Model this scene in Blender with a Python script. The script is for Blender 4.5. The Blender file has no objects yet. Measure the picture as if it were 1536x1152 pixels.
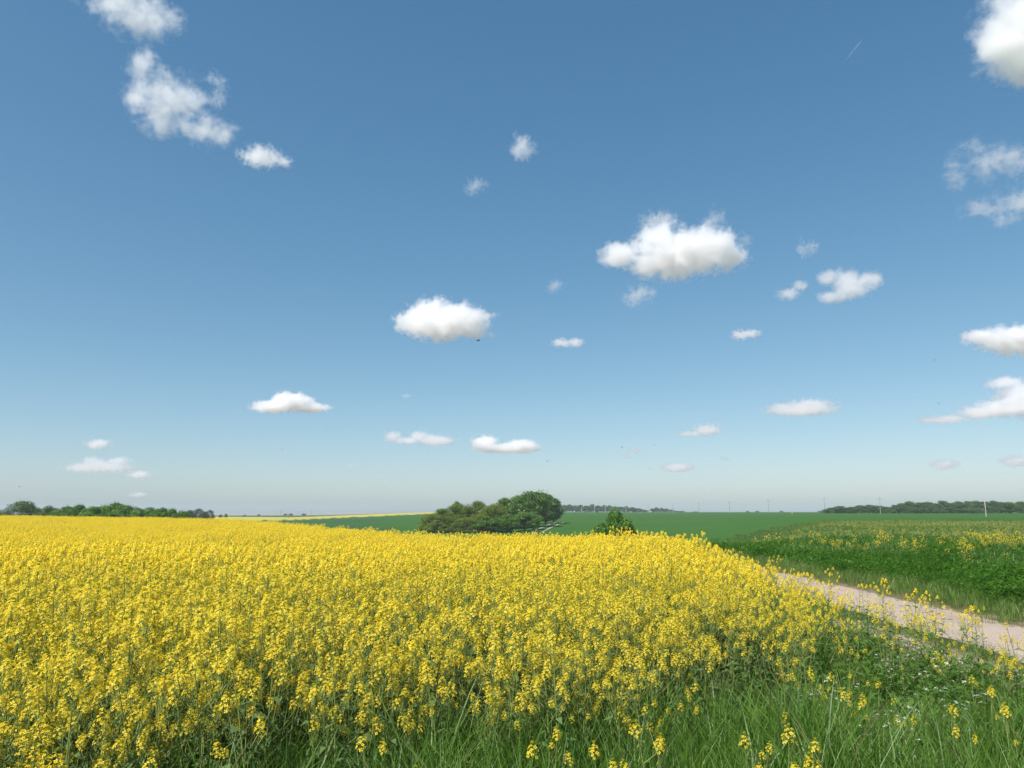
import bpy, bmesh, math, random
import numpy as np
from mathutils import Vector, Matrix, noise as mnoise

SC = bpy.context.scene
COL = SC.collection
rng = np.random.default_rng(7)
random.seed(7)
RAD = math.radians

# ------------------------------------------------------------------ camera
EYE = 1.75
FPX = 1160.0                       # focal length in photo pixels (1536 wide)
PITCH = math.atan((768 - 576) / FPX)
cam = bpy.data.cameras.new('camera')
cam.sensor_width = 36.0
cam.lens = 36.0 * FPX / 1536
cam.clip_start = 0.05
cam.clip_end = 90000
camo = bpy.data.objects.new('camera', cam)
COL.objects.link(camo)
camo.location = (0, 0, EYE)
camo.rotation_euler = (math.pi / 2 + PITCH, 0, 0)
SC.camera = camo

# ------------------------------------------------------------------ sky, sun, exposure
SUN_AZ, SUN_EL = RAD(-138), RAD(52)
w = bpy.data.worlds.new('World')
SC.world = w
w.use_nodes = True
wn = w.node_tree
sky = wn.nodes.new('ShaderNodeTexSky')
sky.sky_type = 'NISHITA'
sky.sun_disc = False
sky.sun_elevation = SUN_EL
sky.sun_rotation = SUN_AZ
sky.altitude = 200
sky.air_density = 0.7
sky.dust_density = 1.2
sky.ozone_density = 4.0
sp = wn.nodes.new('ShaderNodeSeparateColor'); cb = wn.nodes.new('ShaderNodeCombineColor')
wn.links.new(sky.outputs[0], sp.inputs[0])
for ch, gain, po in ((0, .86, 1.17), (1, 1.21, .85), (2, 1.44, .67)):      # clear, slightly cyan spring sky
    pw = wn.nodes.new('ShaderNodeMath'); pw.operation = 'POWER'; pw.inputs[1].default_value = po
    ml = wn.nodes.new('ShaderNodeMath'); ml.operation = 'MULTIPLY'; ml.inputs[1].default_value = gain
    wn.links.new(sp.outputs[ch], pw.inputs[0]); wn.links.new(pw.outputs[0], ml.inputs[0]); wn.links.new(ml.outputs[0], cb.inputs[ch])
wn.links.new(cb.outputs[0], wn.nodes['Background'].inputs[0])
wn.nodes['Background'].inputs[1].default_value = 0.117
sl = bpy.data.lights.new('sun', 'SUN')
sl.energy = 4.2
sl.angle = RAD(0.5)
sl.color = (1.0, 0.965, 0.91)
slo = bpy.data.objects.new('sun', sl)
COL.objects.link(slo)
sd = Vector((math.sin(SUN_AZ) * math.cos(SUN_EL), math.cos(SUN_AZ) * math.cos(SUN_EL), math.sin(SUN_EL)))
slo.rotation_euler = sd.to_track_quat('Z', 'Y').to_euler()
slo.location = sd * 100
SC.view_settings.view_transform = 'Standard'
SC.view_settings.look = 'None'
SC.view_settings.gamma = 1
SC.view_settings.exposure = 0.5
SC.cycles.max_bounces = 24
SC.cycles.diffuse_bounces = 3
SC.cycles.transmission_bounces = 4
SC.cycles.volume_bounces = 16
SC.cycles.volume_step_rate = 0.3
SC.cycles.caustics_reflective = False
SC.cycles.caustics_refractive = False


def ray(u, v):
    dx = (u - 768) / FPX
    dy = (576 - v) / FPX
    return np.array([dx, math.cos(PITCH) - dy * math.sin(PITCH), math.sin(PITCH) + dy * math.cos(PITCH)])


def at_dist(u, v, Y):
    d = ray(u, v)
    p = d * (Y / d[1])
    return np.array([p[0], p[1], p[2] + EYE])


# ------------------------------------------------------------------ helpers
def tag(o, label=None, cat=None, group=None, kind=None):
    if label: o['label'] = label
    if cat: o['category'] = cat
    if group: o['group'] = group
    if kind: o['kind'] = kind
    return o


def empty(name, loc=(0, 0, 0), rz=0.0):
    o = bpy.data.objects.new(name, None)
    o.empty_display_size = 0.2
    o.location = loc
    o.rotation_euler = (0, 0, rz)
    COL.objects.link(o)
    return o


class Acc:
    """collects quads and polygons with material slots"""
    def __init__(self):
        self.v = []; self.f = []; self.m = []; self.n = 0

    def quads(self, P, mat=0):                   # P (n,4,3)
        P = np.asarray(P, dtype=np.float32)
        n = len(P)
        if n == 0: return
        self.v.append(P.reshape(-1, 3))
        self.f.append(np.arange(n * 4).reshape(n, 4) + self.n)
        self.m.append(np.full(n, mat, dtype=np.int32))
        self.n += n * 4

    def grid(self, V, F, mat=0):
        V = np.asarray(V, dtype=np.float32); F = np.asarray(F)
        self.v.append(V); self.f.append(F + self.n)
        self.m.append(np.full(len(F), mat, dtype=np.int32)); self.n += len(V)

    def tube(self, pts, radii, k=5, mat=0, cap=True):
        pts = np.asarray(pts, float); n = len(pts)
        V = []
        for i in range(n):
            t = pts[min(i + 1, n - 1)] - pts[max(i - 1, 0)]
            t = t / (np.linalg.norm(t) + 1e-9)
            a = np.array([1.0, 0, 0]) if abs(t[0]) < .8 else np.array([0, 1.0, 0])
            e1 = np.cross(t, a); e1 /= np.linalg.norm(e1); e2 = np.cross(t, e1)
            for j in range(k):
                c, s = math.cos(2 * math.pi * j / k), math.sin(2 * math.pi * j / k)
                V.append(pts[i] + radii[i] * (c * e1 + s * e2))
        F = []
        for i in range(n - 1):
            for j in range(k):
                F.append((i * k + j, i * k + (j + 1) % k, (i + 1) * k + (j + 1) % k, (i + 1) * k + j))
        if cap:
            V.append(pts[-1]); c = len(V) - 1
            for j in range(0, k):
                F.append(((n - 1) * k + j, (n - 1) * k + (j + 1) % k, c, c))
        # degenerate cap quads are turned into triangles in build
        self.grid(np.array(V), np.array(F), mat)

    def transformed(self, M, R, s=1.0):
        a = Acc()
        a.v = [(x * s) @ np.asarray(R).T + np.asarray(M) for x in self.v]
        a.f = [x.copy() for x in self.f]; a.m = [x.copy() for x in self.m]; a.n = self.n
        return a

    def add(self, o, matmap=None):
        for x, f, m in zip(o.v, o.f, o.m):
            pass
        for x in o.v: self.v.append(x)
        for f in o.f: self.f.append(f + self.n)
        for m in o.m: self.m.append(m if matmap is None else np.array([matmap[i] for i in m], dtype=np.int32))
        self.n += o.n

    def mesh(self, name, mats, smooth=False):
        V = np.concatenate(self.v).astype(np.float32); F = np.concatenate(self.f); M = np.concatenate(self.m)
        me = bpy.data.meshes.new(name)
        tri = F[:, 2] == F[:, 3]
        tot = np.where(tri, 3, 4)
        start = np.concatenate([[0], np.cumsum(tot)[:-1]])
        keep = np.ones((len(F), 4), bool); keep[tri, 3] = False
        me.vertices.add(len(V)); me.vertices.foreach_set('co', V.ravel())
        li = F[keep].astype(np.int32)
        me.loops.add(len(li)); me.loops.foreach_set('vertex_index', li)
        me.polygons.add(len(F))
        me.polygons.foreach_set('loop_start', start.astype(np.int32))
        try: me.polygons.foreach_set('loop_total', tot.astype(np.int32))
        except Exception: pass
        me.polygons.foreach_set('material_index', M)
        if smooth: me.polygons.foreach_set('use_smooth', np.ones(len(F), bool))
        for m in mats: me.materials.append(m)
        me.update(calc_edges=True)
        return me

    def build(self, name, mats, parent=None, smooth=False, link=True):
        o = bpy.data.objects.new(name, self.mesh(name, mats, smooth))
        if parent: o.parent = parent
        if link: COL.objects.link(o)
        return o


def put(name, me, parent=None, loc=None, rot=None, scale=None):
    o = bpy.data.objects.new(name, me)
    COL.objects.link(o)
    if parent: o.parent = parent
    if loc is not None: o.location = loc
    if rot is not None: o.rotation_euler = rot
    if scale is not None: o.scale = scale
    return o


def smooth(a, b, x):
    t = np.clip((x - a) / (b - a), 0, 1)
    return t * t * (3 - 2 * t)


def rot_to(n, spin=0.0):
    q = Vector(n).to_track_quat('Z', 'Y')
    return np.array((q.to_matrix() @ Matrix.Rotation(spin, 3, 'Z')))


def vnoise(x, y, s, seed=0.0):
    return np.array([mnoise.noise(Vector((a * s, b * s, seed))) for a, b in zip(np.ravel(x), np.ravel(y))])


# ------------------------------------------------------------------ materials
def new_mat(name):
    m = bpy.data.materials.new(name)
    m.use_nodes = True
    nt = m.node_tree
    for n in list(nt.nodes): nt.nodes.remove(n)
    out = nt.nodes.new('ShaderNodeOutputMaterial')
    return m, nt, out


def N(nt, t, **kw):
    n = nt.nodes.new(t)
    for k, v in kw.items(): setattr(n, k, v)
    return n


def mathn(nt, op, a, b=None, c=None, clamp=False):
    n = nt.nodes.new('ShaderNodeMath'); n.operation = op; n.use_clamp = clamp
    for i, x in enumerate((a, b, c)):
        if x is None: continue
        if isinstance(x, (int, float)): n.inputs[i].default_value = x
        else: nt.links.new(x, n.inputs[i])
    return n.outputs[0]


def mixcol(nt, fac, a, b):
    n = nt.nodes.new('ShaderNodeMix'); n.data_type = 'RGBA'
    for s, x in ((0, fac), (6, a), (7, b)):
        if isinstance(x, (int, float)): n.inputs[s].default_value = x
        elif isinstance(x, tuple): n.inputs[s].default_value = (*x, 1)
        else: nt.links.new(x, n.inputs[s])
    return n.outputs[2]


def noise_tex(nt, scale, detail=3, rough=.55, vec=None):
    n = nt.nodes.new('ShaderNodeTexNoise')
    n.inputs['Scale'].default_value = scale
    n.inputs['Detail'].default_value = detail
    n.inputs['Roughness'].default_value = rough
    if vec is not None: nt.links.new(vec, n.inputs['Vector'])
    return n.outputs[0]


def ramp01(nt, x, a, b):
    n = nt.nodes.new('ShaderNodeMapRange'); n.interpolation_type = 'SMOOTHSTEP'
    nt.links.new(x, n.inputs[0]); n.inputs[1].default_value = a; n.inputs[2].default_value = b
    return n.outputs[0]


def leaf_mat(name, c1, c2, trans=.35, nscale=6.0, gloss=0.04, c3=None, nscale3=1.0, grough=.45):
    m, nt, out = new_mat(name)
    tc = N(nt, 'ShaderNodeTexCoord'); oi = N(nt, 'ShaderNodeObjectInfo')
    nz = noise_tex(nt, nscale, 2, .6, tc.outputs['Object'])
    f = mathn(nt, 'ADD', ramp01(nt, nz, .3, .7), mathn(nt, 'MULTIPLY_ADD', oi.outputs['Random'], .9, -.45), clamp=True)
    col = mixcol(nt, f, c1, c2)
    if c3 is not None:
        n3 = noise_tex(nt, nscale3, 3, .6, tc.outputs['Object'])
        col = mixcol(nt, ramp01(nt, n3, .48, .66), col, c3)
    d = N(nt, 'ShaderNodeBsdfDiffuse'); t = N(nt, 'ShaderNodeBsdfTranslucent'); g = N(nt, 'ShaderNodeBsdfGlossy')
    g.inputs['Roughness'].default_value = grough
    nt.links.new(col, d.inputs[0]); nt.links.new(col, t.inputs[0])
    mx = N(nt, 'ShaderNodeMixShader'); mx.inputs[0].default_value = trans
    nt.links.new(d.outputs[0], mx.inputs[1]); nt.links.new(t.outputs[0], mx.inputs[2])
    m2 = N(nt, 'ShaderNodeMixShader'); m2.inputs[0].default_value = gloss
    nt.links.new(mx.outputs[0], m2.inputs[1]); nt.links.new(g.outputs[0], m2.inputs[2])
    nt.links.new(m2.outputs[0], out.inputs[0])
    return m


def solid(name, c1, c2=None, rough=.7, nscale=8, bump=0.0, bscale=30):
    m, nt, out = new_mat(name)
    p = N(nt, 'ShaderNodeBsdfPrincipled'); p.inputs['Roughness'].default_value = rough
    tc = N(nt, 'ShaderNodeTexCoord')
    nz = noise_tex(nt, nscale, 5, .6, tc.outputs['Object'])
    nt.links.new(mixcol(nt, ramp01(nt, nz, .35, .65), c1, c2 or c1), p.inputs['Base Color'])
    if bump:
        b = N(nt, 'ShaderNodeBump'); b.inputs['Strength'].default_value = bump
        nt.links.new(noise_tex(nt, bscale, 4, .6, tc.outputs['Object']), b.inputs['Height'])
        nt.links.new(b.outputs[0], p.inputs['Normal'])
    nt.links.new(p.outputs[0], out.inputs[0])
    return m


M_PETAL = leaf_mat('rape_petal', (.97, .78, .055), (.94, .70, .03), .46, 9.0, .02)
M_PALE = leaf_mat('rape_petal_pale', (.62, .55, .12), (.50, .48, .11), .35, 9.0, .0)
M_BUD = leaf_mat('rape_bud', (.42, .42, .03), (.30, .36, .04), .25, 20.0, .02)
M_STEM = leaf_mat('rape_stem', (.25, .33, .09), (.31, .38, .11), .3, 5.0, .02)
M_RLEAF = leaf_mat('rape_leaf', (.13, .22, .07), (.17, .26, .09), .4, 6.0, .02)
M_GRASS = leaf_mat('grass_blade', (.075, .18, .016), (.16, .29, .04), .42, 3.0, .03)
M_GRASS2 = leaf_mat('grass_blade_blue', (.09, .19, .04), (.14, .25, .065), .4, 3.0, .02)
M_DRY = leaf_mat('dry_grass', (.28, .22, .11), (.20, .19, .08), .3, 3.0, .02)
M_CROP = leaf_mat('crop_leaf', (.042, .128, .012), (.085, .20, .022), .40, 3.0, .015)
M_CROP2 = leaf_mat('young_wheat', (.075, .175, .025), (.10, .205, .035), .3, 3.0, .03)
M_WHITE = leaf_mat('white_petal', (.75, .76, .70), (.66, .68, .6), .3, 5.0, .0)
M_WEED = leaf_mat('weed_leaf', (.08, .18, .025), (.14, .25, .045), .4, 5.0, .03)
M_BARK = solid('bark', (.09, .07, .05), (.16, .13, .10), .9, 4, .4, 12)
M_POLEC = solid('concrete_pole', (.42, .40, .37), (.34, .32, .30), .85, 3)
M_POLEW = solid('weathered_pole', (.33, .31, .28), (.25, .23, .21), .85, 3)
M_INSUL = solid('insulator', (.25, .26, .28), (.2, .2, .22), .3)
M_INSECT = solid('insect_body', (.03, .03, .03), (.05, .045, .04), .4)
M_WING = leaf_mat('insect_wing', (.18, .18, .19), (.14, .14, .15), .5, 10, .1)


# ------------------------------------------------------------------ terrain shape
_ca = [-2.6, -.75, -.66, -.5, -.37, -.29, -.23, -.18, -.145, -.1, -.06, .0, .07, .14, .22, .4]
_cr = [150, 140, 128, 118, 100, 76, 56, 43, 36, 32, 30.5, 29.5, 28.5, 27, 26, 26]
_vr = [0, 28, 45, 70, 100, 160, 200, 260, 400, 600, 850, 1500, 6500]
_vz = [0, 0, -1.6, -4.0, -5.5, -4.6, -3.6, -1.9, -.4, .75, 1.45, 1.5, 1.2]
_wr = [0, 28, 45, 70, 100, 160, 200, 260, 400, 600, 900, 1500, 6500]
_wz = [0, 0, -1.6, -4.0, -5.5, -4.6, -3.6, -2.8, -2.4, -2.4, -2.2, -4.7, -24]
_rr = [0, 150, 250, 450, 800, 1500, 6500]
_rz = [0, 0, .3, .9, 1.45, 1.5, 1.2]


def terrain(x, y):
    x = np.asarray(x, float); y = np.asarray(y, float)
    r = np.hypot(x, y)
    a = np.where(y > .05 * np.abs(x), x / np.maximum(y, 1e-3), np.sign(x) * 20)
    a = np.clip(a, -2.6, 2.6)
    rc = np.interp(a, _ca, _cr) * np.where(np.abs(a) < .4, np.sqrt(1 + a * a), 1.08)
    plat = .44 * smooth(14, 80, -x) * smooth(0, 20, y) - .42 * smooth(9, 29, r) * smooth(.20, .06, a)
    zc = np.interp(r, _vr, _vz)
    zc = zc + (np.interp(r, _wr, _wz) - zc) * smooth(.06, .28, -a)
    d = smooth(-3, 46, r - rc)
    zl = plat + (zc - plat) * d
    zr = np.interp(r, _rr, _rz)
    wr = smooth(.17, .42, a)
    z = zl * (1 - wr) + zr * wr
    back = smooth(-10, 12, y)
    z = z * back
    z = z + .05 * np.sin(x * .31 + 1) * np.sin(y * .27) * smooth(10, 30, r)
    return z


def crest(a):
    return np.interp(a, _ca, _cr)


def tz(x, y):
    return float(terrain(np.array([x]), np.array([y]))[0])


# field edge towards the camera and the track (plan)
_ex = [(-6, -.6), (-3.5, .7), (-2.3, 2.0), (-1.4, 3.1), (-.25, 4.1), (1.0, 5.1), (2.1, 6.1), (2.9, 7.4), (3.6, 9.5), (4.3, 12), (4.8, 16), (5.0, 20), (5.1, 40)]


def field_depth(x, y):
    """signed distance into the rapeseed field from its near and right edge (positive inside)"""
    x = np.asarray(x, float); y = np.asarray(y, float)
    best = np.full(x.shape, 1e9); sgn = np.ones(x.shape)
    P = np.array(_ex)
    for i in range(len(P) - 1):
        a, b = P[i], P[i + 1]
        ab = b - a; L = ab @ ab
        t = np.clip(((x - a[0]) * ab[0] + (y - a[1]) * ab[1]) / L, 0, 1)
        dx = x - (a[0] + t * ab[0]); dy = y - (a[1] + t * ab[1])
        d = np.hypot(dx, dy)
        cr = ab[0] * dy - ab[1] * dx
        better = d < best
        best = np.where(better, d, best); sgn = np.where(better, np.sign(cr), sgn)
    return best * sgn


def far_left_rape(x, y):
    """mask of the second rapeseed field across the valley"""
    r = np.hypot(x, y); a = x / np.maximum(y, 1e-3)
    lo = np.interp(a, [-.385, -.28, -.2, -.147, -.095, -.05], [365, 405, 500, 530, 575, 600])
    hi = np.interp(a, [-.385, -.28, -.2, -.147, -.095, -.05], [650, 570, 700, 730, 780, 780])
    return ((r > lo) & (r < hi) & (a < -.06) & (a > -.385) & (y > 0)).astype(float)


# ------------------------------------------------------------------ ground
def ground():
    rs = np.concatenate([np.linspace(0.3, 12, 48), 12 * (45000 / 12) ** (np.linspace(0, 1, 180)[1:])])
    th = np.concatenate([np.linspace(-math.pi, -1.1, 40, endpoint=False), np.linspace(-1.1, 1.1, 260, endpoint=False), np.linspace(1.1, math.pi, 40, endpoint=False)])
    n = len(th)
    R, T = np.meshgrid(rs, th, indexing='ij')
    X = R * np.sin(T); Y = R * np.cos(T); Z = terrain(X, Y)
    V = np.stack([X, Y, Z], -1).reshape(-1, 3)
    V = np.concatenate([V, [[0, 0, 0]]])
    i, j = np.meshgrid(np.arange(len(rs) - 1), np.arange(n), indexing='ij')
    F = np.stack([i * n + j, (i + 1) * n + j, (i + 1) * n + (j + 1) % n, i * n + (j + 1) % n], -1).reshape(-1, 4)[:, ::-1]
    c = len(V) - 1
    j = np.arange(n)
    F = np.concatenate([F, np.stack([j, (j + 1) % n, np.full(n, c), np.full(n, c)], -1)[:, [1, 0, 2, 3]]])
    a = Acc(); a.grid(V, F)
    m, nt, out = new_mat('field_ground')
    p = N(nt, 'ShaderNodeBsdfPrincipled'); p.inputs['Roughness'].default_value = .95
    p.inputs['Specular IOR Level'].default_value = .1
    geo = N(nt, 'ShaderNodeNewGeometry')
    at = N(nt, 'ShaderNodeAttribute'); at.attribute_name = 'cover'
    sep = N(nt, 'ShaderNodeSeparateColor'); nt.links.new(at.outputs['Color'], sep.inputs[0])
    n1 = noise_tex(nt, .9, 6, .65, geo.outputs['Position']); n2 = noise_tex(nt, .02, 5, .6, geo.outputs['Position'])
    n3 = noise_tex(nt, 7, 4, .6, geo.outputs['Position'])
    soil = mixcol(nt, ramp01(nt, n3, .3, .7), (.060, .062, .026), (.10, .085, .05))
    soil = mixcol(nt, ramp01(nt, n1, .4, .6), soil, (.035, .062, .018))
    # R: green crop, G: blue-green valley field, B: bare verge
    crop = mixcol(nt, ramp01(nt, n2, .35, .65), (.038, .110, .014), (.050, .132, .018))
    crop = mixcol(nt, ramp01(nt, n1, .3, .7), crop, (.034, .098, .012))
    val = mixcol(nt, ramp01(nt, n2, .4, .6), (.030, .088, .022), (.038, .102, .026))
    bare = mixcol(nt, ramp01(nt, n1, .4, .62), (.40, .31, .22), (.22, .18, .11))
    c1 = mixcol(nt, sep.outputs[0], soil, crop)
    c1 = mixcol(nt, sep.outputs[1], c1, val)
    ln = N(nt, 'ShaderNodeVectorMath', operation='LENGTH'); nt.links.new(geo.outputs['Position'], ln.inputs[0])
    c1 = mixcol(nt, ramp01(nt, ln.outputs['Value'], 1600, 2600), c1, mixcol(nt, ramp01(nt, noise_tex(nt, .0012, 3, .6, geo.outputs['Position']), .4, .6), (.25, .24, .20), (.20, .20, .18)))  # unseen far ground, toned pale and neutral to bounce light onto cloud undersides
    bf = mathn(nt, 'MULTIPLY', sep.outputs[2], ramp01(nt, n1, .30, .55))
    c1 = mixcol(nt, bf, c1, bare)
    nt.links.new(c1, p.inputs['Base Color'])
    b = N(nt, 'ShaderNodeBump'); b.inputs['Strength'].default_value = .6; b.inputs['Distance'].default_value = .05
    nt.links.new(n3, b.inputs['Height']); nt.links.new(b.outputs[0], p.inputs['Normal'])
    nt.links.new(p.outputs[0], out.inputs[0])
    o = a.build('ground', [m], smooth=True)
    x, y = V[:, 0], V[:, 1]
    r = np.hypot(x, y); av = x / np.maximum(y, .01)
    R_ = smooth(8.6, 9.6, x) * (y > -60)
    beyond = smooth(2, 12, r - crest(np.clip(av, -2.6, 2.6)) * np.sqrt(1 + np.clip(av, -1, 1) ** 2)) * (y > 0)
    R_ = np.maximum(R_, beyond)
    G_ = smooth(-.12, -.2, av) * beyond
    B_ = smooth(4.3, 4.9, x) * smooth(5.9, 5.6, x) * smooth(6, 8, y) * smooth(14, 11, y)
    B_ = np.maximum(B_, .8 * smooth(7.3, 7.7, x) * smooth(8.5, 8.1, x) * (r < 60))
    col = np.stack([R_, G_, B_, np.ones_like(R_)], -1).astype(np.float32)
    ca = o.data.color_attributes.new('cover', 'FLOAT_COLOR', 'POINT')
    ca.data.foreach_set('color', col.ravel())
    tag(o, 'rolling farmland ground under the crops', 'ground', kind='structure')
    return o


GROUND = ground()
from mathutils.bvhtree import BVHTree
_gb = BVHTree.FromPolygons([v.co.copy() for v in GROUND.data.vertices], [tuple(p.vertices) for p in GROUND.data.polygons])


def ground_z(x, y):
    h = _gb.ray_cast(Vector((x, y, 200)), Vector((0, 0, -1)))
    return h[0].z if h[0] else tz(x, y)



def strip(name, cl, halfw, mat, lift=.006, wob=.12, sub=8, seed=1.0, crown=0.0):
    """ground-hugging strip along a plan polyline with ragged edges"""
    pts = []
    cl = np.array(cl, float)
    for i in range(len(cl) - 1):
        L = np.linalg.norm(cl[i + 1] - cl[i]); k = max(2, int(L * sub))
        for t in np.linspace(0, 1, k, endpoint=False): pts.append(cl[i] * (1 - t) + cl[i + 1] * t)
    pts.append(cl[-1]); pts = np.array(pts)
    d = np.gradient(pts, axis=0); d /= np.linalg.norm(d, axis=1)[:, None]
    nrm = np.stack([d[:, 1], -d[:, 0]], -1)
    K = 9
    V = []
    for i, (p, q) in enumerate(zip(pts, nrm)):
        wl = halfw + wob * (mnoise.noise(Vector((i * .06 * 8 / sub, seed, 0))) + .5 * mnoise.noise(Vector((i * .4 * 8 / sub, seed, 5))))
        wr = halfw + wob * (mnoise.noise(Vector((i * .06 * 8 / sub, seed + 9, 0))) + .5 * mnoise.noise(Vector((i * .4 * 8 / sub, seed + 9, 5))))
        for k in range(K):
            s = -1 + 2 * k / (K - 1)
            V.append(p + q * (s * (wl if s < 0 else wr)))
    V = np.array(V)
    z = np.array([ground_z(x_, y_) for x_, y_ in V]) + lift
    ii = np.tile(np.linspace(-1, 1, K), len(pts))
    z = z + crown * (1 - ii ** 2)
    F = []
    for i in range(len(pts) - 1):
        for k in range(K - 1):
            F.append((i * K + k, i * K + k + 1, (i + 1) * K + k + 1, (i + 1) * K + k))
    a = Acc(); a.grid(np.column_stack([V, z]), np.array(F))
    return a.build(name, [mat], smooth=True)


def dirt_mat():
    m, nt, out = new_mat('dry_dirt')
    p = N(nt, 'ShaderNodeBsdfPrincipled'); p.inputs['Roughness'].default_value = .95
    p.inputs['Specular IOR Level'].default_value = .15
    g = N(nt, 'ShaderNodeNewGeometry')
    mp = N(nt, 'ShaderNodeMapping'); mp.inputs['Scale'].default_value = (1, .3, 1)
    nt.links.new(g.outputs['Position'], mp.inputs[0])
    n1 = noise_tex(nt, 1.6, 6, .65, mp.outputs[0]); n2 = noise_tex(nt, 22, 4, .7, g.outputs['Position']); n3 = noise_tex(nt, 5, 5, .7, g.outputs['Position'])
    c = mixcol(nt, ramp01(nt, n1, .35, .65), (.455, .37, .30), (.39, .31, .25))
    c = mixcol(nt, mathn(nt, 'MULTIPLY', ramp01(nt, n2, .50, .72), .5), c, (.51, .425, .345))
    c = mixcol(nt, mathn(nt, 'MULTIPLY', ramp01(nt, n3, .60, .72), .7), c, (.27, .20, .14))
    nt.links.new(c, p.inputs['Base Color'])
    b = N(nt, 'ShaderNodeBump'); b.inputs['Strength'].default_value = .8; b.inputs['Distance'].default_value = .03
    nt.links.new(mathn(nt, 'ADD', n2, mathn(nt, 'MULTIPLY', n3, 2.0)), b.inputs['Height']); nt.links.new(b.outputs[0], p.inputs['Normal'])
    nt.links.new(p.outputs[0], out.inputs[0])
    return m


M_DIRT = dirt_mat()
tag(strip('dirt_track', [(6.75, -30), (6.8, 6), (6.95, 12), (7.0, 20), (6.9, 34), (6.2, 50)], .86, M_DIRT, crown=.02),
    'pale dry dirt farm track running past the flowering field', 'track', kind='structure')
tag(strip('dirt_wheel_rut', [(5.35, 7.4), (5.3, 9), (5.25, 11), (5.4, 13)], .3, M_DIRT, wob=.22, seed=4.0),
    'bare soil strip beside the grass between the farm track and the rapeseed', 'track', kind='structure')


def uv_on_ground(u, v):
    d = ray(u, v); d = d / d[1]
    ys = np.concatenate([np.linspace(34, 400, 3000), np.linspace(400, 3000, 2000)])
    z = EYE + d[2] * ys
    h = terrain(d[0] * ys, ys)
    k = np.argmax((z <= h) & (ys > (34 if u < 1150 else 10)))
    return float(d[0] * ys[k]), float(ys[k])


# the same track climbing the far side of the valley beside the grove
_tr = [(6.4, 204), (8.6, 220), (12.2, 243), (17, 272)]
for off, sd_ in ((-1.3, 2.0), (1.3, 3.0)):
    tag(strip('valley_wheel_rut', [(x + off, y) for x, y in _tr], .30, M_DIRT, lift=.05, wob=.2, sub=1, seed=sd_),
        'pale wheel rut of the track climbing out of the valley beside the grove, ' + ('nearer the trees' if off < 0 else 'nearer the open field'), 'track', kind='structure')


# ------------------------------------------------------------------ scatter as one object through geometry nodes
def scatter(name, protos, P, rot, scl, idx, label, cat, mat=None):
    pc = bpy.data.collections.new(name + '_prototypes')
    for o in protos: pc.objects.link(o)
    me = bpy.data.meshes.new(name)
    P = np.asarray(P, np.float32)
    me.vertices.add(len(P)); me.vertices.foreach_set('co', P.ravel())
    for nm, ty, dat, key in (('rot', 'FLOAT_VECTOR', rot, 'vector'), ('scl', 'FLOAT_VECTOR', scl, 'vector'), ('idx', 'INT', idx, 'value')):
        at = me.attributes.new(nm, ty, 'POINT')
        at.data.foreach_set(key, np.asarray(dat, np.int32 if ty == 'INT' else np.float32).ravel())
    o = bpy.data.objects.new(name, me); COL.objects.link(o)
    ng = bpy.data.node_groups.new(name + '_scatter', 'GeometryNodeTree')
    ng.interface.new_socket('Geometry', in_out='INPUT', socket_type='NodeSocketGeometry')
    ng.interface.new_socket('Geometry', in_out='OUTPUT', socket_type='NodeSocketGeometry')
    gi = ng.nodes.new('NodeGroupInput'); go = ng.nodes.new('NodeGroupOutput')
    ci = ng.nodes.new('GeometryNodeCollectionInfo'); ci.inputs['Collection'].default_value = pc
    ci.inputs['Separate Children'].default_value = True; ci.inputs['Reset Children'].default_value = True
    iop = ng.nodes.new('GeometryNodeInstanceOnPoints'); iop.inputs['Pick Instance'].default_value = True

    def named(nm, ty):
        n = ng.nodes.new('GeometryNodeInputNamedAttribute'); n.data_type = ty; n.inputs['Name'].default_value = nm
        return n.outputs['Attribute']
    ng.links.new(gi.outputs[0], iop.inputs['Points'])
    ng.links.new(ci.outputs[0], iop.inputs['Instance'])
    ng.links.new(named('idx', 'INT'), iop.inputs['Instance Index'])
    e2r = ng.nodes.new('FunctionNodeEulerToRotation')
    ng.links.new(named('rot', 'FLOAT_VECTOR'), e2r.inputs[0])
    ng.links.new(e2r.outputs[0], iop.inputs['Rotation'])
    ng.links.new(named('scl', 'FLOAT_VECTOR'), iop.inputs['Scale'])
    ng.links.new(iop.outputs[0], go.inputs[0])
    md = o.modifiers.new('scatter', 'NODES'); md.node_group = ng
    tag(o, label, cat, kind='stuff')
    return o


def rand_rot(n, tilt=.12):
    return np.column_stack([rng.normal(0, tilt, n), rng.normal(0, tilt, n), rng.uniform(0, 2 * math.pi, n)])


def in_view(x, y, m=.10, ymin=1.2):
    return (np.abs(x) < (.67 + m) * y + 1.2) & (y > ymin)


def jittered(x0, x1, y0, y1, dens):
    s = 1 / math.sqrt(dens)
    gx, gy = np.meshgrid(np.arange(x0, x1, s), np.arange(y0, y1, s))
    n = gx.size
    return gx.ravel() + rng.uniform(0, s, n), gy.ravel() + rng.uniform(0, s, n)


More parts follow.
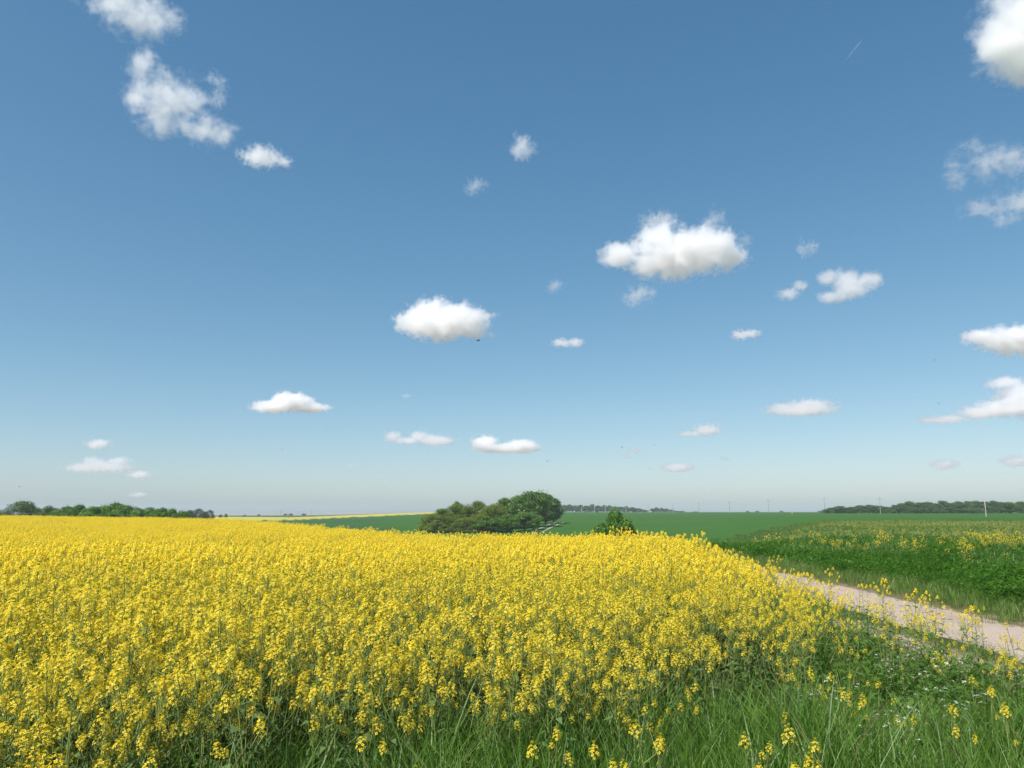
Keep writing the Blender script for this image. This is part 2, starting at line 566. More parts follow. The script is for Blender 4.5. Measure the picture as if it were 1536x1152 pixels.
# ------------------------------------------------------------------ rapeseed plants
def flower_head(seed, nfl=24, L=.075, R=.034, size=1.0):
    g = np.random.default_rng(seed)
    a = Acc()
    P = []
    ped = []
    for i in range(nfl):
        t = (i + .5) / nfl
        ang = i * 2.39996 + g.normal(0, .25)
        rr = R * (1.0 - .62 * t ** 1.6) * g.uniform(.75, 1.2)
        z = L * t * g.uniform(.9, 1.1) - .01
        c = np.array([rr * math.cos(ang), rr * math.sin(ang), z])
        n = np.array([math.cos(ang) * (1 - .7 * t), math.sin(ang) * (1 - .7 * t), .35 + .8 * t]) + g.normal(0, .22, 3)
        n /= np.linalg.norm(n)
        e1 = np.cross(n, [0.3, .2, 1.0]); e1 /= np.linalg.norm(e1); e2 = np.cross(n, e1)
        ph = g.uniform(0, 1.57); pl = .0098 * size * g.uniform(.8, 1.15); pw = .0084 * size
        for k in range(4):
            q = ph + k * math.pi / 2 + g.normal(0, .1)
            d = math.cos(q) * e1 + math.sin(q) * e2; s = np.cross(n, d)
            dd = d + n * g.uniform(-.25, .35)
            P.append([c + d * .001, c + dd * pl * .62 + s * pw / 2, c + dd * pl, c + dd * pl * .62 - s * pw / 2])
        b = np.array([0, 0, z - .018]); s = np.cross(n, [0, 0, 1.0]); s = s / (np.linalg.norm(s) + 1e-6) * .0008
        ped.append([b - s, c - s, c + s, b + s])
    a.quads(P, 0)
    a.quads(ped, 2)
    # closed buds at the tip
    B = []
    for i in range(9):
        ang = i * 2.4; rr = .008 * math.sqrt(i / 9.0); c = np.array([rr * math.cos(ang), rr * math.sin(ang), L + .004 - rr * .5])
        for k in range(2):
            d = np.array([math.cos(ang + k * 1.57), math.sin(ang + k * 1.57), 0]) * .0028
            B.append([c - d - [0, 0, .004], c + d - [0, 0, .004], c + d * .5 + [0, 0, .004], c - d * .5 + [0, 0, .004]])
    a.quads(B, 1)
    return a


def head_mid(seed, n=17, R=.031, L=.062, q=.0105):
    g = np.random.default_rng(seed)
    a = Acc(); P = []
    for i in range(n):
        t = (i + .5) / n; ang = i * 2.39996
        rr = R * (1 - .6 * t) * g.uniform(.6, 1.15)
        c = np.array([rr * math.cos(ang), rr * math.sin(ang), L * t])
        nn = np.array([math.cos(ang) * .8, math.sin(ang) * .8, .4 + .6 * t]) + g.normal(0, .3, 3); nn /= np.linalg.norm(nn)
        e1 = np.cross(nn, [.3, .2, 1.0]); e1 /= np.linalg.norm(e1); e2 = np.cross(nn, e1)
        s = q * g.uniform(.8, 1.2)
        P.append([c - e1 * s, c - e2 * s + nn * .002, c + e1 * s, c + e2 * s])
    a.quads(P, 0)
    return a


def plant_skeleton(seed, lone=False):
    g = np.random.default_rng(seed)
    H = g.uniform(.92, 1.12)
    lean = g.normal(0, .05, 2)
    def main(t): return np.array([lean[0] * t * t * H, lean[1] * t * t * H, H * t])
    br = []
    nb = g.integers(1, 4) if lone else g.integers(8, 13)
    for i in range(nb):
        t0 = g.uniform(.35, .84); ang = i * 2.4 + g.normal(0, .3)
        top = g.uniform(.72 if lone else .60, 1.0) * H
        base = main(t0)
        ln = max(.10, top - base[2])
        out = g.uniform(.05, .13) + ln * .22
        d = np.array([math.cos(ang), math.sin(ang), 0])
        mid = base + d * out * .75 + np.array([0, 0, ln * .45]); tip = base + d * out + np.array([0, 0, ln])
        br.append((base, mid, tip))
    return H, main, br, g


def plant_parts(seed, lone=False):
    H, main, br, g = plant_skeleton(seed, lone)
    st = Acc()
    pts = [main(t) for t in np.linspace(0, 1, 5)]
    st.tube(pts, [.006, .0055, .0045, .0035, .002], 4, 0, False)
    heads = [(main(1.0) - [0, 0, .03], np.array([0, 0, 1.0]), 1.1)]
    for b, m, t in br:
        st.tube([b, m, t], [.0028, .0024, .0016], 3, 0, False)
        ax = (t - m) / np.linalg.norm(t - m) * .5 + np.array([0, 0, .5]); ax /= np.linalg.norm(ax)
        heads.append((t - ax * .02, ax, g.uniform(.62, 1.12)))
    # thin seed pods under some heads
    pods = []
    for hpos, ax, s in heads:
        for k in range(g.integers(5, 12)):
            ang = g.uniform(0, 6.28); d = np.array([math.cos(ang), math.sin(ang), .8]); d /= np.linalg.norm(d)
            b = hpos - ax * g.uniform(.005, .15); e = b + d * g.uniform(.025, .055); sdv = np.cross(d, [0, 0, 1.0]); sdv = sdv / np.linalg.norm(sdv) * .0014
            pods.append([b - sdv, e - sdv, e + sdv, b + sdv])
    st.quads(pods, 0)
    lf = Acc(); Q = []
    nl = g.integers(8, 13)
    for i in range(nl):
        t0 = .05 + .75 * i / nl + g.uniform(0, .05); ang = i * 2.4 + g.normal(0, .4); b = main(t0)
        L = (.20 - .13 * t0) * g.uniform(.8, 1.25); W = L * g.uniform(.24, .36)
        d = np.array([math.cos(ang), math.sin(ang), 0]); s = np.array([-math.sin(ang), math.cos(ang), 0])
        up = g.uniform(.2, .8); tw = g.normal(0, .25)
        s = s + np.array([0, 0, tw])
        p1 = b + d * L * .42 + np.array([0, 0, L * .42 * up]); p2 = b + d * L * .95 + np.array([0, 0, L * (.8 * up - .35)])
        Q.append([b, b + (p1 - b) * .5 + s * W * .4, p1, b + (p1 - b) * .5 - s * W * .4])
        Q.append([b + (p1 - b) * .35, p1 + s * W * .5, p1 + (p2 - p1) * .3, p1 - s * W * .5])
        Q.append([p1, p1 + s * W * .5, p2, p1 - s * W * .5])
    lf.quads(Q, 0)
    return st, lf, heads


HEADS = [flower_head(s, nf, L, R) for s, nf, L, R in ((1, 24, .070, .031), (2, 28, .080, .033), (3, 20, .058, .028), (4, 16, .052, .026))]
RAPE_MATS = [M_PETAL, M_BUD, M_STEM, M_RLEAF]
PLANTS = [plant_parts(100 + i) for i in range(10)]
PLANTS += [plant_parts(150 + i, True) for i in range(4)]        # spindly strays with few heads
HEADS_MID = [head_mid(20 + i) for i in range(4)]


def plant_full(i, heads):
    st, lf, hp = PLANTS[i]
    a = Acc(); a.add(st, [2]); a.add(lf, [3])
    for k, (p, ax, s) in enumerate(hp):
        a.add(heads[(i + k) % len(heads)].transformed(p, rot_to(ax, k * 1.3), s))
    return a


# ---- where they stand
px, py = jittered(-24, 9, 1.0, 27, 32)
fd = field_depth(px, py)
# thin towards the edge; a few strays beyond it
nz = np.array([mnoise.fractal(Vector((a * .55, b * .55, 2.2)), .8, 2.0, 3) for a, b in zip(px, py)])
rt = smooth(1.5, 3.5, px)
prob = smooth(-.35 - .75 * rt, 1.0 + .9 * rt, fd + .5 * nz) * (1 - .55 * smooth(.10, .45, nz))
stray = (fd > -2.6) & (fd <= -.1) & (rng.random(len(px)) < .035)
margin = (px > 3.2) & (px < 5.75) & (py > 6.5) & (py < 16) & (rng.random(len(px)) < .13 * smooth(14, 9.5, py) * smooth(5.8, 5.0, px))
keep = ((py < 18.8) | ((px > 3.4) & (fd < .9))) & ((rng.random(len(px)) < prob) | stray | margin) & in_view(px, py, .15) & (px < 5.85)
px, py, fd = px[keep], py[keep], fd[keep]
# always leave room for the camera itself
k = np.hypot(px, py) > 1.9
px, py, fd = px[k], py[k], fd[k]
pz = terrain(px, py)
pn = len(px)
big = np.array([mnoise.noise(Vector((a * .22, b * .22, 9.1))) for a, b in zip(px, py)])
ps = np.clip(rng.normal(.98, .085, pn) + .10 * big, .72, 1.2) * (0.80 - .14 * smooth(1.5, 3.5, px) + (.20 + .14 * smooth(1.5, 3.5, px)) * smooth(-.6, 1.7, fd))
pidx = np.where((fd < -.35) & (rng.random(pn) < .6), rng.integers(10, 14, pn), rng.integers(0, 10, pn))
# hand-placed strays seen in the photo (u, v of the flower head, depth)
hand = [(908, 1100, 3.6), (1118, 1088, 3.9), (1420, 1048, 4.6), (1450, 1078, 4.3), (1515, 1080, 4.2), (1480, 1047, 4.9), (1237, 1035, 5.2), (1310, 1035, 5.4),
        (1335, 1042, 5.2), (1170, 1050, 4.9), (1400, 920, 8.9), (1425, 945, 8.6), (1330, 958, 8.3), (1510, 975, 8.3), (575, 1090, 3.5), (530, 1140, 2.7), (780, 1110, 3.3), (1030, 1045, 5.0)]
hx = []; hs = []
for u, v, Y in hand:
    p = at_dist(u, v, Y); hx.append(p[:2]); hs.append(max(.35, (p[2] - tz(p[0], p[1])) / 1.05))
hx = np.array(hx); hs = np.array(hs)
px = np.concatenate([hx[:, 0], px]); py = np.concatenate([hx[:, 1], py]); pz = terrain(px, py); ps = np.concatenate([hs, ps])
pidx = np.concatenate([rng.integers(10, 14, len(hx)), pidx]); fd = np.concatenate([np.full(len(hx), -9.0), fd])
order = np.argsort(np.hypot(px, py) - 100 * (fd < -8))
px, py, pz, ps, pidx, fd = (q[order] for q in (px, py, pz, ps, pidx, fd))
fr = np.where(np.abs(px) < .69 * py + .15)[0]
NEAR = set(fr[:300].tolist())
ME_STEM = [p[0].mesh('stem', [M_STEM]) for p in PLANTS]
ME_LEAF = [p[1].mesh('leaves', [M_RLEAF]) for p in PLANTS]
ME_HEAD = [h.mesh('flower_head', RAPE_MATS) for h in HEADS]
for i in sorted(NEAR):
    t = empty('rapeseed_plant', (px[i], py[i], pz[i]), rng.uniform(0, 6.28))
    t.scale = (ps[i],) * 3
    t.rotation_euler[0] = rng.normal(0, .05); t.rotation_euler[1] = rng.normal(0, .05)
    if fd[i] < -8:
        lb = 'lone yellow rapeseed plant standing apart from the field among the grass and weeds'
        gr = 'lone rapeseed plants in the grass margin'
    else:
        lb = 'yellow flowering rapeseed plant in the front rows of the dense field, nearest the viewer'
        gr = 'rapeseed plants along the near edge of the field'
    tag(t, lb, 'rapeseed plant', gr)
    st, lf, hp = PLANTS[pidx[i]]
    put('stem', ME_STEM[pidx[i]], t); put('leaves', ME_LEAF[pidx[i]], t)
    for k, (p, ax, s) in enumerate(hp):
        put('flower_head', ME_HEAD[(pidx[i] + k) % 4], t, p, Matrix(rot_to(ax, k * 1.3).tolist()).to_euler(), (s,) * 3)

far = np.array([i for i in range(len(px)) if i not in NEAR])
FULL = [plant_full(i, HEADS) for i in range(14)]
MID = [plant_full(i, HEADS_MID) for i in range(14)]
protos = [f.build(f'rapeseed_proto_{i:02d}', RAPE_MATS, link=False) for i, f in enumerate(FULL)]
protos += [f.build(f'rapeseed_proto_{14 + i:02d}', RAPE_MATS, link=False) for i, f in enumerate(MID)]


def tile(seed, n=22, size=1.1):
    g = np.random.default_rng(seed); a = Acc()
    for k in range(n):
        i = g.integers(0, 10)
        R = np.array(Matrix.Rotation(g.uniform(0, 6.28), 3, 'Z'))
        s = np.clip(g.normal(.97, .10), .7, 1.2)
        p = np.array([g.uniform(-size / 2, size / 2), g.uniform(-size / 2, size / 2), 0])
        st, lf, hp = PLANTS[i]
        for q, (hp_, ax, hs_) in enumerate(hp):
            h = head_mid(seed * 31 + k * 7 + q, 11, .032, .058, .0135)
            h = h.transformed(hp_, rot_to(ax, q), hs_ * 1.05)
            a.add(h.transformed(p, R, s), [0])
        S = []
        for b, m, t in [(np.zeros(3), None, hp[0][0])] + [(h[0] * [.2, .2, .55], None, h[0]) for h in hp[1:]]:
            dd = np.array([.004, .002, 0]); S.append([b - dd, b + dd, t + dd * .5, t - dd * .5])
        sa = Acc(); sa.quads(S, 2); a.add(sa.transformed(p, R, s))
        a.add(lf.transformed(p, R, s), [3])
    return a


TILES = [tile(500 + i) for i in range(6)]
protos += [t.build(f'rapeseed_proto_{28 + i:02d}', RAPE_MATS, link=False) for i, t in enumerate(TILES)]
r_ = np.hypot(px[far], py[far])
fi = pidx[far] + np.where(r_ > 9.5, 14, 0)
P1 = np.column_stack([px, py, pz])[far]; S1 = np.repeat(ps[far][:, None], 3, 1)
R1 = rand_rot(len(far), .06)
# tiles out to the crest and a little beyond it
tx, ty = jittered(-150, 5.2, 18.6, 165, 1 / 1.0)
ta = tx / ty; tr = np.hypot(tx, ty)
k = in_view(tx, ty, .14) & (tr < crest(ta) * np.sqrt(1 + np.minimum(ta * ta, .16)) + 9) & (field_depth(tx, ty) > .75)
sparse = np.array([mnoise.fractal(Vector((a * .21, b * .21, 7.7)), .8, 2.0, 3) for a, b in zip(tx, ty)])
k &= rng.random(len(tx)) > .75 * smooth(.06, .42, sparse)
tx, ty = tx[k], ty[k]; tr = tr[k]
tn = len(tx)
bigt = np.array([mnoise.noise(Vector((a * .16, b * .16, 9.1))) for a, b in zip(tx, ty)])
ts = np.clip(rng.normal(.98, .035, tn) + .07 * bigt, .8, 1.15)
P2 = np.column_stack([tx, ty, terrain(tx, ty)]); S2 = np.column_stack([np.ones(tn), np.ones(tn), ts])
R2 = np.column_stack([np.zeros(tn), np.zeros(tn), rng.uniform(0, 6.28, tn)])
I2 = 28 + rng.integers(0, 6, tn)
scatter('rapeseed_field', protos, np.concatenate([P1, P2]), np.concatenate([R1, R2]), np.concatenate([S1, S2]), np.concatenate([fi, I2]),
        'dense field of yellow flowering rapeseed stretching to the near crest', 'rapeseed')

# ---- rapeseed strays in the green field on the right
vx, vy = jittered(8, 140, 14, 165, 5.0)
va = vx / vy; vr = np.hypot(vx, vy)
n_a = np.array([mnoise.fractal(Vector((a * .035, b * .075, 3.3)), .75, 2.0, 4) for a, b in zip(vx, vy)])
wav = 35 + 3.0 * np.sin(vx * .16 + 1.0) + 2.0 * np.sin(vx * .37)
band = .85 * np.exp(-((vy - wav) / 3.2) ** 2) * smooth(-.30, .22, np.array([mnoise.noise(Vector((a * .16, b * .10, 8.3))) for a, b in zip(vx, vy)])) * smooth(9, 16, vx) * (.45 + .85 * smooth(.3, .58, va)) + .95 * smooth(42, 52, vy) * smooth(135, 95, vy) * smooth(.20, .30, va)
band = band * (.45 + .95 * smooth(-.25, .25, n_a))
band += .07 * smooth(18, 24, vy) * smooth(34, 28, vy) * smooth(12, 16, vx)
k = (rng.random(len(vx)) < np.clip(band, 0, 1) * .85) & in_view(vx, vy, .12)
vx, vy = vx[k], vy[k]; vn = len(vx)
vprot = [f.build(f'volunteer_proto_{i:02d}', RAPE_MATS, link=False) for i, f in enumerate(MID)]
vprot += [f.build(f'volunteer_proto_{14 + i:02d}', [M_PALE, M_BUD, M_STEM, M_RLEAF], link=False) for i, f in enumerate(MID)]
scl = np.clip(rng.normal(.62, .13, vn), .3, 1.0) * (1 - .42 * smooth(42, 52, vy))
scatter('volunteer_rapeseed', vprot, np.column_stack([vx, vy, terrain(vx, vy)]), rand_rot(vn, .1), np.repeat(scl[:, None], 3, 1), rng.integers(0, 10, vn) + np.where(vy + rng.normal(0, 2.5, vn) > 42, 14, 0),
        'loose yellow patches of rapeseed growing through the green field on the right', 'rapeseed')

# ---- second rapeseed field across the valley: a draped slab of crop
def far_field():
    rs = np.linspace(320, 920, 61); av = np.linspace(-.95, -.05, 181)
    A, R = np.meshgrid(av, rs); Y = R / np.sqrt(1 + A * A); X = A * Y
    Mk = far_left_rape(X, Y)
    Z = terrain(X, Y)
    vid = {}; V = []; F = []
    nr, na = R.shape
    def vert(i, j, up):
        key = (i, j, up)
        if key not in vid:
            vid[key] = len(V)
            V.append((X[i, j], Y[i, j], Z[i, j] + (.6 + .12 * mnoise.noise(Vector((X[i, j] * .2, Y[i, j] * .2, 0))) if up else -.3)))
        return vid[key]
    cell = (Mk[:-1, :-1] + Mk[1:, :-1] + Mk[:-1, 1:] + Mk[1:, 1:]) > 2
    for i in range(nr - 1):
        for j in range(na - 1):
            if not cell[i, j]: continue
            F.append((vert(i, j, 1), vert(i, j + 1, 1), vert(i + 1, j + 1, 1), vert(i + 1, j, 1)))
            for (di, dj, p, q) in ((-1, 0, (i, j), (i, j + 1)), (1, 0, (i + 1, j + 1), (i + 1, j)), (0, -1, (i + 1, j), (i, j)), (0, 1, (i, j + 1), (i + 1, j + 1))):
                a, b = i + di, j + dj
                if not (0 <= a < nr - 1 and 0 <= b < na - 1 and cell[a, b]):
                    F.append((vert(*p, 0), vert(*q, 0), vert(*q, 1), vert(*p, 1)))
    a = Acc(); a.grid(np.array(V), np.array(F))
    m, nt, out = new_mat('distant_rape')
    d = N(nt, 'ShaderNodeBsdfDiffuse'); g = N(nt, 'ShaderNodeNewGeometry')
    n1 = noise_tex(nt, .12, 6, .7, g.outputs['Position'])
    nt.links.new(mixcol(nt, ramp01(nt, n1, .3, .7), (.44, .40, .10), (.36, .35, .09)), d.inputs[0]); nt.links.new(d.outputs[0], out.inputs[0])
    tag(a.build('distant_rapeseed_field', [m]), 'narrow yellow strip of rapeseed field on the far slope left of the grove', 'rapeseed', kind='stuff')


far_field()

# ------------------------------------------------------------------ grass, crop and weeds
def tuft(seed, n, h, spread, wd, mats=1, lean=.35, dry=0.0):
    g = np.random.default_rng(seed); a = Acc()
    for i in range(n):
        ang = g.uniform(0, 6.28); b = np.array([g.normal(0, spread), g.normal(0, spread), 0])
        H = h * g.uniform(.55, 1.12); ln = H * abs(g.normal(lean, .2)); d = np.array([math.cos(ang), math.sin(ang), 0])
        fa = ang + g.normal(0, 1.0) + 1.57
        s = np.array([math.cos(fa), math.sin(fa), 0]); wd_ = wd * g.uniform(.6, 1.3)
        ts = [0, .35, .68, .88, 1.0]; ws = [.7, 1, .8, .45, .04]
        droop = g.uniform(0, .35) * H * (lean * 1.6)
        P = [b + d * ln * t ** 2 + np.array([0, 0, H * t - droop * max(0, t - .6) ** 1.3 * 2.2]) for t in ts]
        V = []
        for p, w_ in zip(P, ws): V += [p - s * wd_ * w_ / 2, p + s * wd_ * w_ / 2]
        F = [(2 * j, 2 * j + 1, 2 * j + 3, 2 * j + 2) for j in range(4)]
        a.grid(np.array(V), np.array(F), 1 if g.random() < dry else 0)
    return a


def herb(seed, n=26, h=.35, L=.07):
    """low leafy plant"""
    g = np.random.default_rng(seed); a = Acc(); Q = []
    for i in range(n):
        z = h * g.uniform(.15, 1.0) ** .7; ang = g.uniform(0, 6.28); rr = g.uniform(.02, .15) * (.4 + z / h)
        c = np.array([rr * math.cos(ang), rr * math.sin(ang), z])
        d = np.array([math.cos(ang), math.sin(ang), g.normal(.15, .35)]); d /= np.linalg.norm(d)
        s = np.cross(d, [0, 0, 1.0]); s /= np.linalg.norm(s); s = s + np.array([0, 0, g.normal(0, .25)])
        l = L * g.uniform(.6, 1.3)
        Q.append([c, c + d * l * .5 + s * l * .3, c + d * l - np.array([0, 0, l * .2]), c + d * l * .5 - s * l * .3])
        if i % 3 == 0:
            e = np.array([.0012, .0012, 0]); Q.append([-e, e, c + e, c - e])
    a.quads(Q, 0)
    return a


gp = [tuft(700 + i, 44, .54, .06, .0058, lean=.34, dry=.03).build(f'grass_proto_{i:02d}', [M_GRASS, M_DRY], link=False) for i in range(4)]
gp += [tuft(710 + i, 30, .50, .05, .007, lean=.38).build(f'grass_proto_{4 + i:02d}', [M_GRASS2], link=False) for i in range(2)]
gp += [tuft(720 + i, 30, .26, .07, .005, lean=.5, dry=.12).build(f'grass_proto_{6 + i:02d}', [M_GRASS, M_DRY], link=False) for i in range(3)]
gp += [tuft(730 + i, 26, .16, .07, .004, lean=.7, dry=.75).build(f'grass_proto_{9 + i:02d}', [M_GRASS, M_DRY], link=False) for i in range(2)]
gp += [herb(740 + i, 30, .30, .06).build(f'grass_proto_{11 + i:02d}', [M_WEED], link=False) for i in range(3)]

gx, gy = jittered(-3.5, 8.0, 1.25, 11, 75)
gfd = field_depth(gx, gy)
tall = smooth(2.2, -.6, gfd) * smooth(6.6, 4.8, gy + .25 * np.maximum(gx - 1.5, 0)) * smooth(5.2, 3.6, gx)
k = in_view(gx, gy, .12, 1.3) & (rng.random(len(gx)) < tall * 1.0) & (np.hypot(gx, gy) > 1.5)
x1, y1 = gx[k], gy[k]
i1 = np.where(rng.random(len(x1)) < .72, rng.integers(0, 4, len(x1)), rng.integers(4, 6, len(x1)))
hn = np.array([mnoise.noise(Vector((a * .9, b * .9, 1.1))) for a, b in zip(x1, y1)])
s1 = np.clip(rng.normal(1.08, .15, len(x1)) + .25 * hn, .5, 1.6)
s1 *= .82 + .18 * smooth(2.2, 3.6, y1)
# short green and herbs on the margin towards the track
mx, my = jittered(1.0, 6.05, 3.0, 26, 55)
mfd = field_depth(mx, my)
mp = smooth(.9, -.2, mfd) * smooth(6.0, 5.85, mx)
bare = (mx > 4.95) & (mx < 5.65) & (my > 7) & (my < 13.2)
mp = np.where(bare, mp * .10, mp)
k = in_view(mx, my, .12) & (rng.random(len(mx)) < mp * .62)
x2, y2 = mx[k], my[k]; n2 = len(x2)
i2 = np.where(rng.random(n2) < .5, 11 + rng.integers(0, 3, n2), 6 + rng.integers(0, 3, n2))
s2 = np.clip(rng.normal(1.0, .25, n2), .45, 1.7) * np.where(x2 > 5.4, .5, 1.0)
# verge on the far side of the track
qx, qy = jittered(7.45, 9.6, 7, 60, 26)
k = in_view(qx, qy, .1) & (rng.random(len(qx)) < smooth(7.5, 8.0, qx + .18 * np.sin(qy * 1.7) + .1 * np.sin(qy * 4.1)))
x3, y3 = qx[k], qy[k]; n3 = len(x3)
i3 = np.where(rng.random(n3) < smooth(8.7, 7.7, x3) * .75, 9 + rng.integers(0, 2, n3), 6 + rng.integers(0, 3, n3))
s3 = np.clip(rng.normal(.9, .22, n3), .4, 1.6)
gX = np.concatenate([x1, x2, x3]); gY = np.concatenate([y1, y2, y3]); gI = np.concatenate([i1, i2, i3]); gS = np.concatenate([s1, s2, s3])
scatter('meadow_grass', gp, np.column_stack([gX, gY, terrain(gX, gY)]), rand_rot(len(gX), .1), np.repeat(gS[:, None], 3, 1), gI,
        'tall green grass and weeds in front of the rapeseed and along both sides of the track', 'grass')

# green crop on the right
cp = [herb(800 + i, 44, .34, .075).build(f'crop_proto_{i:02d}', [M_CROP], link=False) for i in range(4)]


def crop_tile(seed, n, h, size, mat, nm, wd=.012):
    g = np.random.default_rng(seed); a = Acc()
    Q = []
    for i in range(n):
        c = np.array([g.uniform(-size, size), g.uniform(-size, size), 0]); ang = g.uniform(0, 6.28)
        H = h * g.uniform(.6, 1.1); d = np.array([math.cos(ang), math.sin(ang), 0]) * H * g.uniform(.1, .5); s = np.array([-math.sin(ang), math.cos(ang), 0]) * wd
        t = c + d + [0, 0, H]
        m_ = c + d * .3 + [0, 0, H * .6]
        Q.append([c - s * .6, c + s * .6, m_ + s, m_ - s]); Q.append([m_ - s, m_ + s, t + s * .1, t - s * .1])
    a.quads(Q, 0)
    return a.build(nm, [mat], link=False)


cp += [crop_tile(810 + i, 420, .34, .8, M_CROP2, f'crop_proto_{4 + i:02d}', .014) for i in range(4)]
ax_, ay_ = jittered(8.9, 46, 8, 44, 13)
k = in_view(ax_, ay_, .12) & (rng.random(len(ax_)) < smooth(8.9, 9.5, ax_ + .25 * np.sin(ay_ * .9)))
x1, y1 = ax_[k], ay_[k]; n1 = len(x1)
bn = np.array([mnoise.fractal(Vector((a * .35, b * .35, 4.1)), .8, 2.0, 3) for a, b in zip(x1, y1)])
s1 = np.clip(rng.normal(.95, .18, n1) + .45 * bn, .4, 1.7)
bx, by = jittered(9.5, 130, 20, 150, .62)
bfade = smooth(.17, .36, bx / by) * smooth(150, 105, by) + .0
k = in_view(bx, by, .12) & (bx > 9.5) & ((by > 30) | (bx > 14)) & (rng.random(len(bx)) < bfade)
x2, y2 = bx[k], by[k]; n2 = len(x2)
cX = np.concatenate([x1, x2]); cY = np.concatenate([y1, y2])
cI = np.concatenate([rng.integers(0, 4, n1), 4 + rng.integers(0, 4, n2)])
cS = np.column_stack([np.concatenate([s1, np.ones(n2)])] * 2 + [np.concatenate([s1, rng.uniform(.85, 1.15, n2)])])
scatter('green_crop', cp, np.column_stack([cX, cY, terrain(cX, cY)]), np.column_stack([np.zeros(n1 + n2), np.zeros(n1 + n2), rng.uniform(0, 6.28, n1 + n2)]), cS, cI,
        'dark green leafy crop covering the field beyond the dirt track', 'crop')

# white-flowered weeds among the margin grass
def weed_meshes(seed):
    g = np.random.default_rng(seed); st = Acc(); fl = []
    H = .48
    st.tube([(0, 0, 0), (.01, 0, H * .5), (.02, .01, H)], [.003, .0025, .0012], 4, 0, False)
    tips = [(.02, .01, H)]
    Q = []
    for i in range(6):
        t = g.uniform(.4, .85); ang = i * 2.4; ln = g.uniform(.08, .17)
        b = np.array([.01, 0, H * t]); e = b + np.array([math.cos(ang) * ln * .6, math.sin(ang) * ln * .6, ln])
        st.tube([b, (b + e) / 2 + [0, 0, -.01], e], [.0015, .0013, .0008], 3, 0, False); tips.append(tuple(e))
        l = .07; d = np.array([math.cos(ang + 1), math.sin(ang + 1), .4]) * l; s = np.array([-math.sin(ang + 1), math.cos(ang + 1), 0]) * .014
        Q.append([b, b + d * .5 + s, b + d, b + d * .5 - s])
    st.quads(Q, 0)
    f = Acc(); P = []
    for i in range(10):
        r = .014 * math.sqrt(i / 16); an = i * 2.4; c = np.array([r * math.cos(an), r * math.sin(an), .006 - r * .3 + g.uniform(0, .006)])
        n = np.array([math.cos(an) * .4, math.sin(an) * .4, 1.0]) + g.normal(0, .2, 3); n /= np.linalg.norm(n)
        e1 = np.cross(n, [1.0, .1, 0]); e1 /= np.linalg.norm(e1); e2 = np.cross(n, e1); s = .0032
        P.append([c - e1 * s, c - e2 * s, c + e1 * s, c + e2 * s])
    f.quads(P, 0)
    return st.mesh('stem', [M_WEED]), f.mesh('flower_cluster', [M_WHITE]), tips


WEEDS = [weed_meshes(900 + i) for i in range(3)]
wspots = []
for (u, v, Y, su, sv, n) in ((1205, 1038, 5.9, 26, 12, 5), (1350, 1000, 7.0, 24, 8, 4), (1255, 1048, 5.7, 16, 8, 2), (1390, 1050, 5.2, 90, 35, 9), (1480, 1020, 6.2, 40, 20, 5), (1290, 1070, 5.0, 60, 20, 3)):
    for q in range(n):
        uu = rng.normal(u, su); vv = rng.normal(v, sv); p = at_dist(uu, vv, Y + rng.normal(0, .25))
        wspots.append((p, 'tight' if su < 30 else 'scattered'))
for i, (p, kind) in enumerate(wspots):
    g0 = tz(p[0], p[1]); s = np.clip((p[2] - g0) / .48, .45, 1.5)
    t = empty('white_flowered_weed', (p[0], p[1], g0), rng.uniform(0, 6.28)); t.scale = (s,) * 3
    if kind == 'tight': tag(t, 'slender weed with white flower clusters in a clump at the foot of the rapeseed', 'weed', 'white flowered weeds clumped by the rapeseed')
    else: tag(t, 'slender weed with tiny white flowers scattered through the low green margin near the track', 'weed', 'white flowered weeds scattered in the margin')
    sm, fm, tips = WEEDS[i % 3]
    put('stem', sm, t)
    for tp in tips: put('flower_cluster', fm, t, tp, (rng.normal(0, .2), rng.normal(0, .2), rng.uniform(0, 6)))

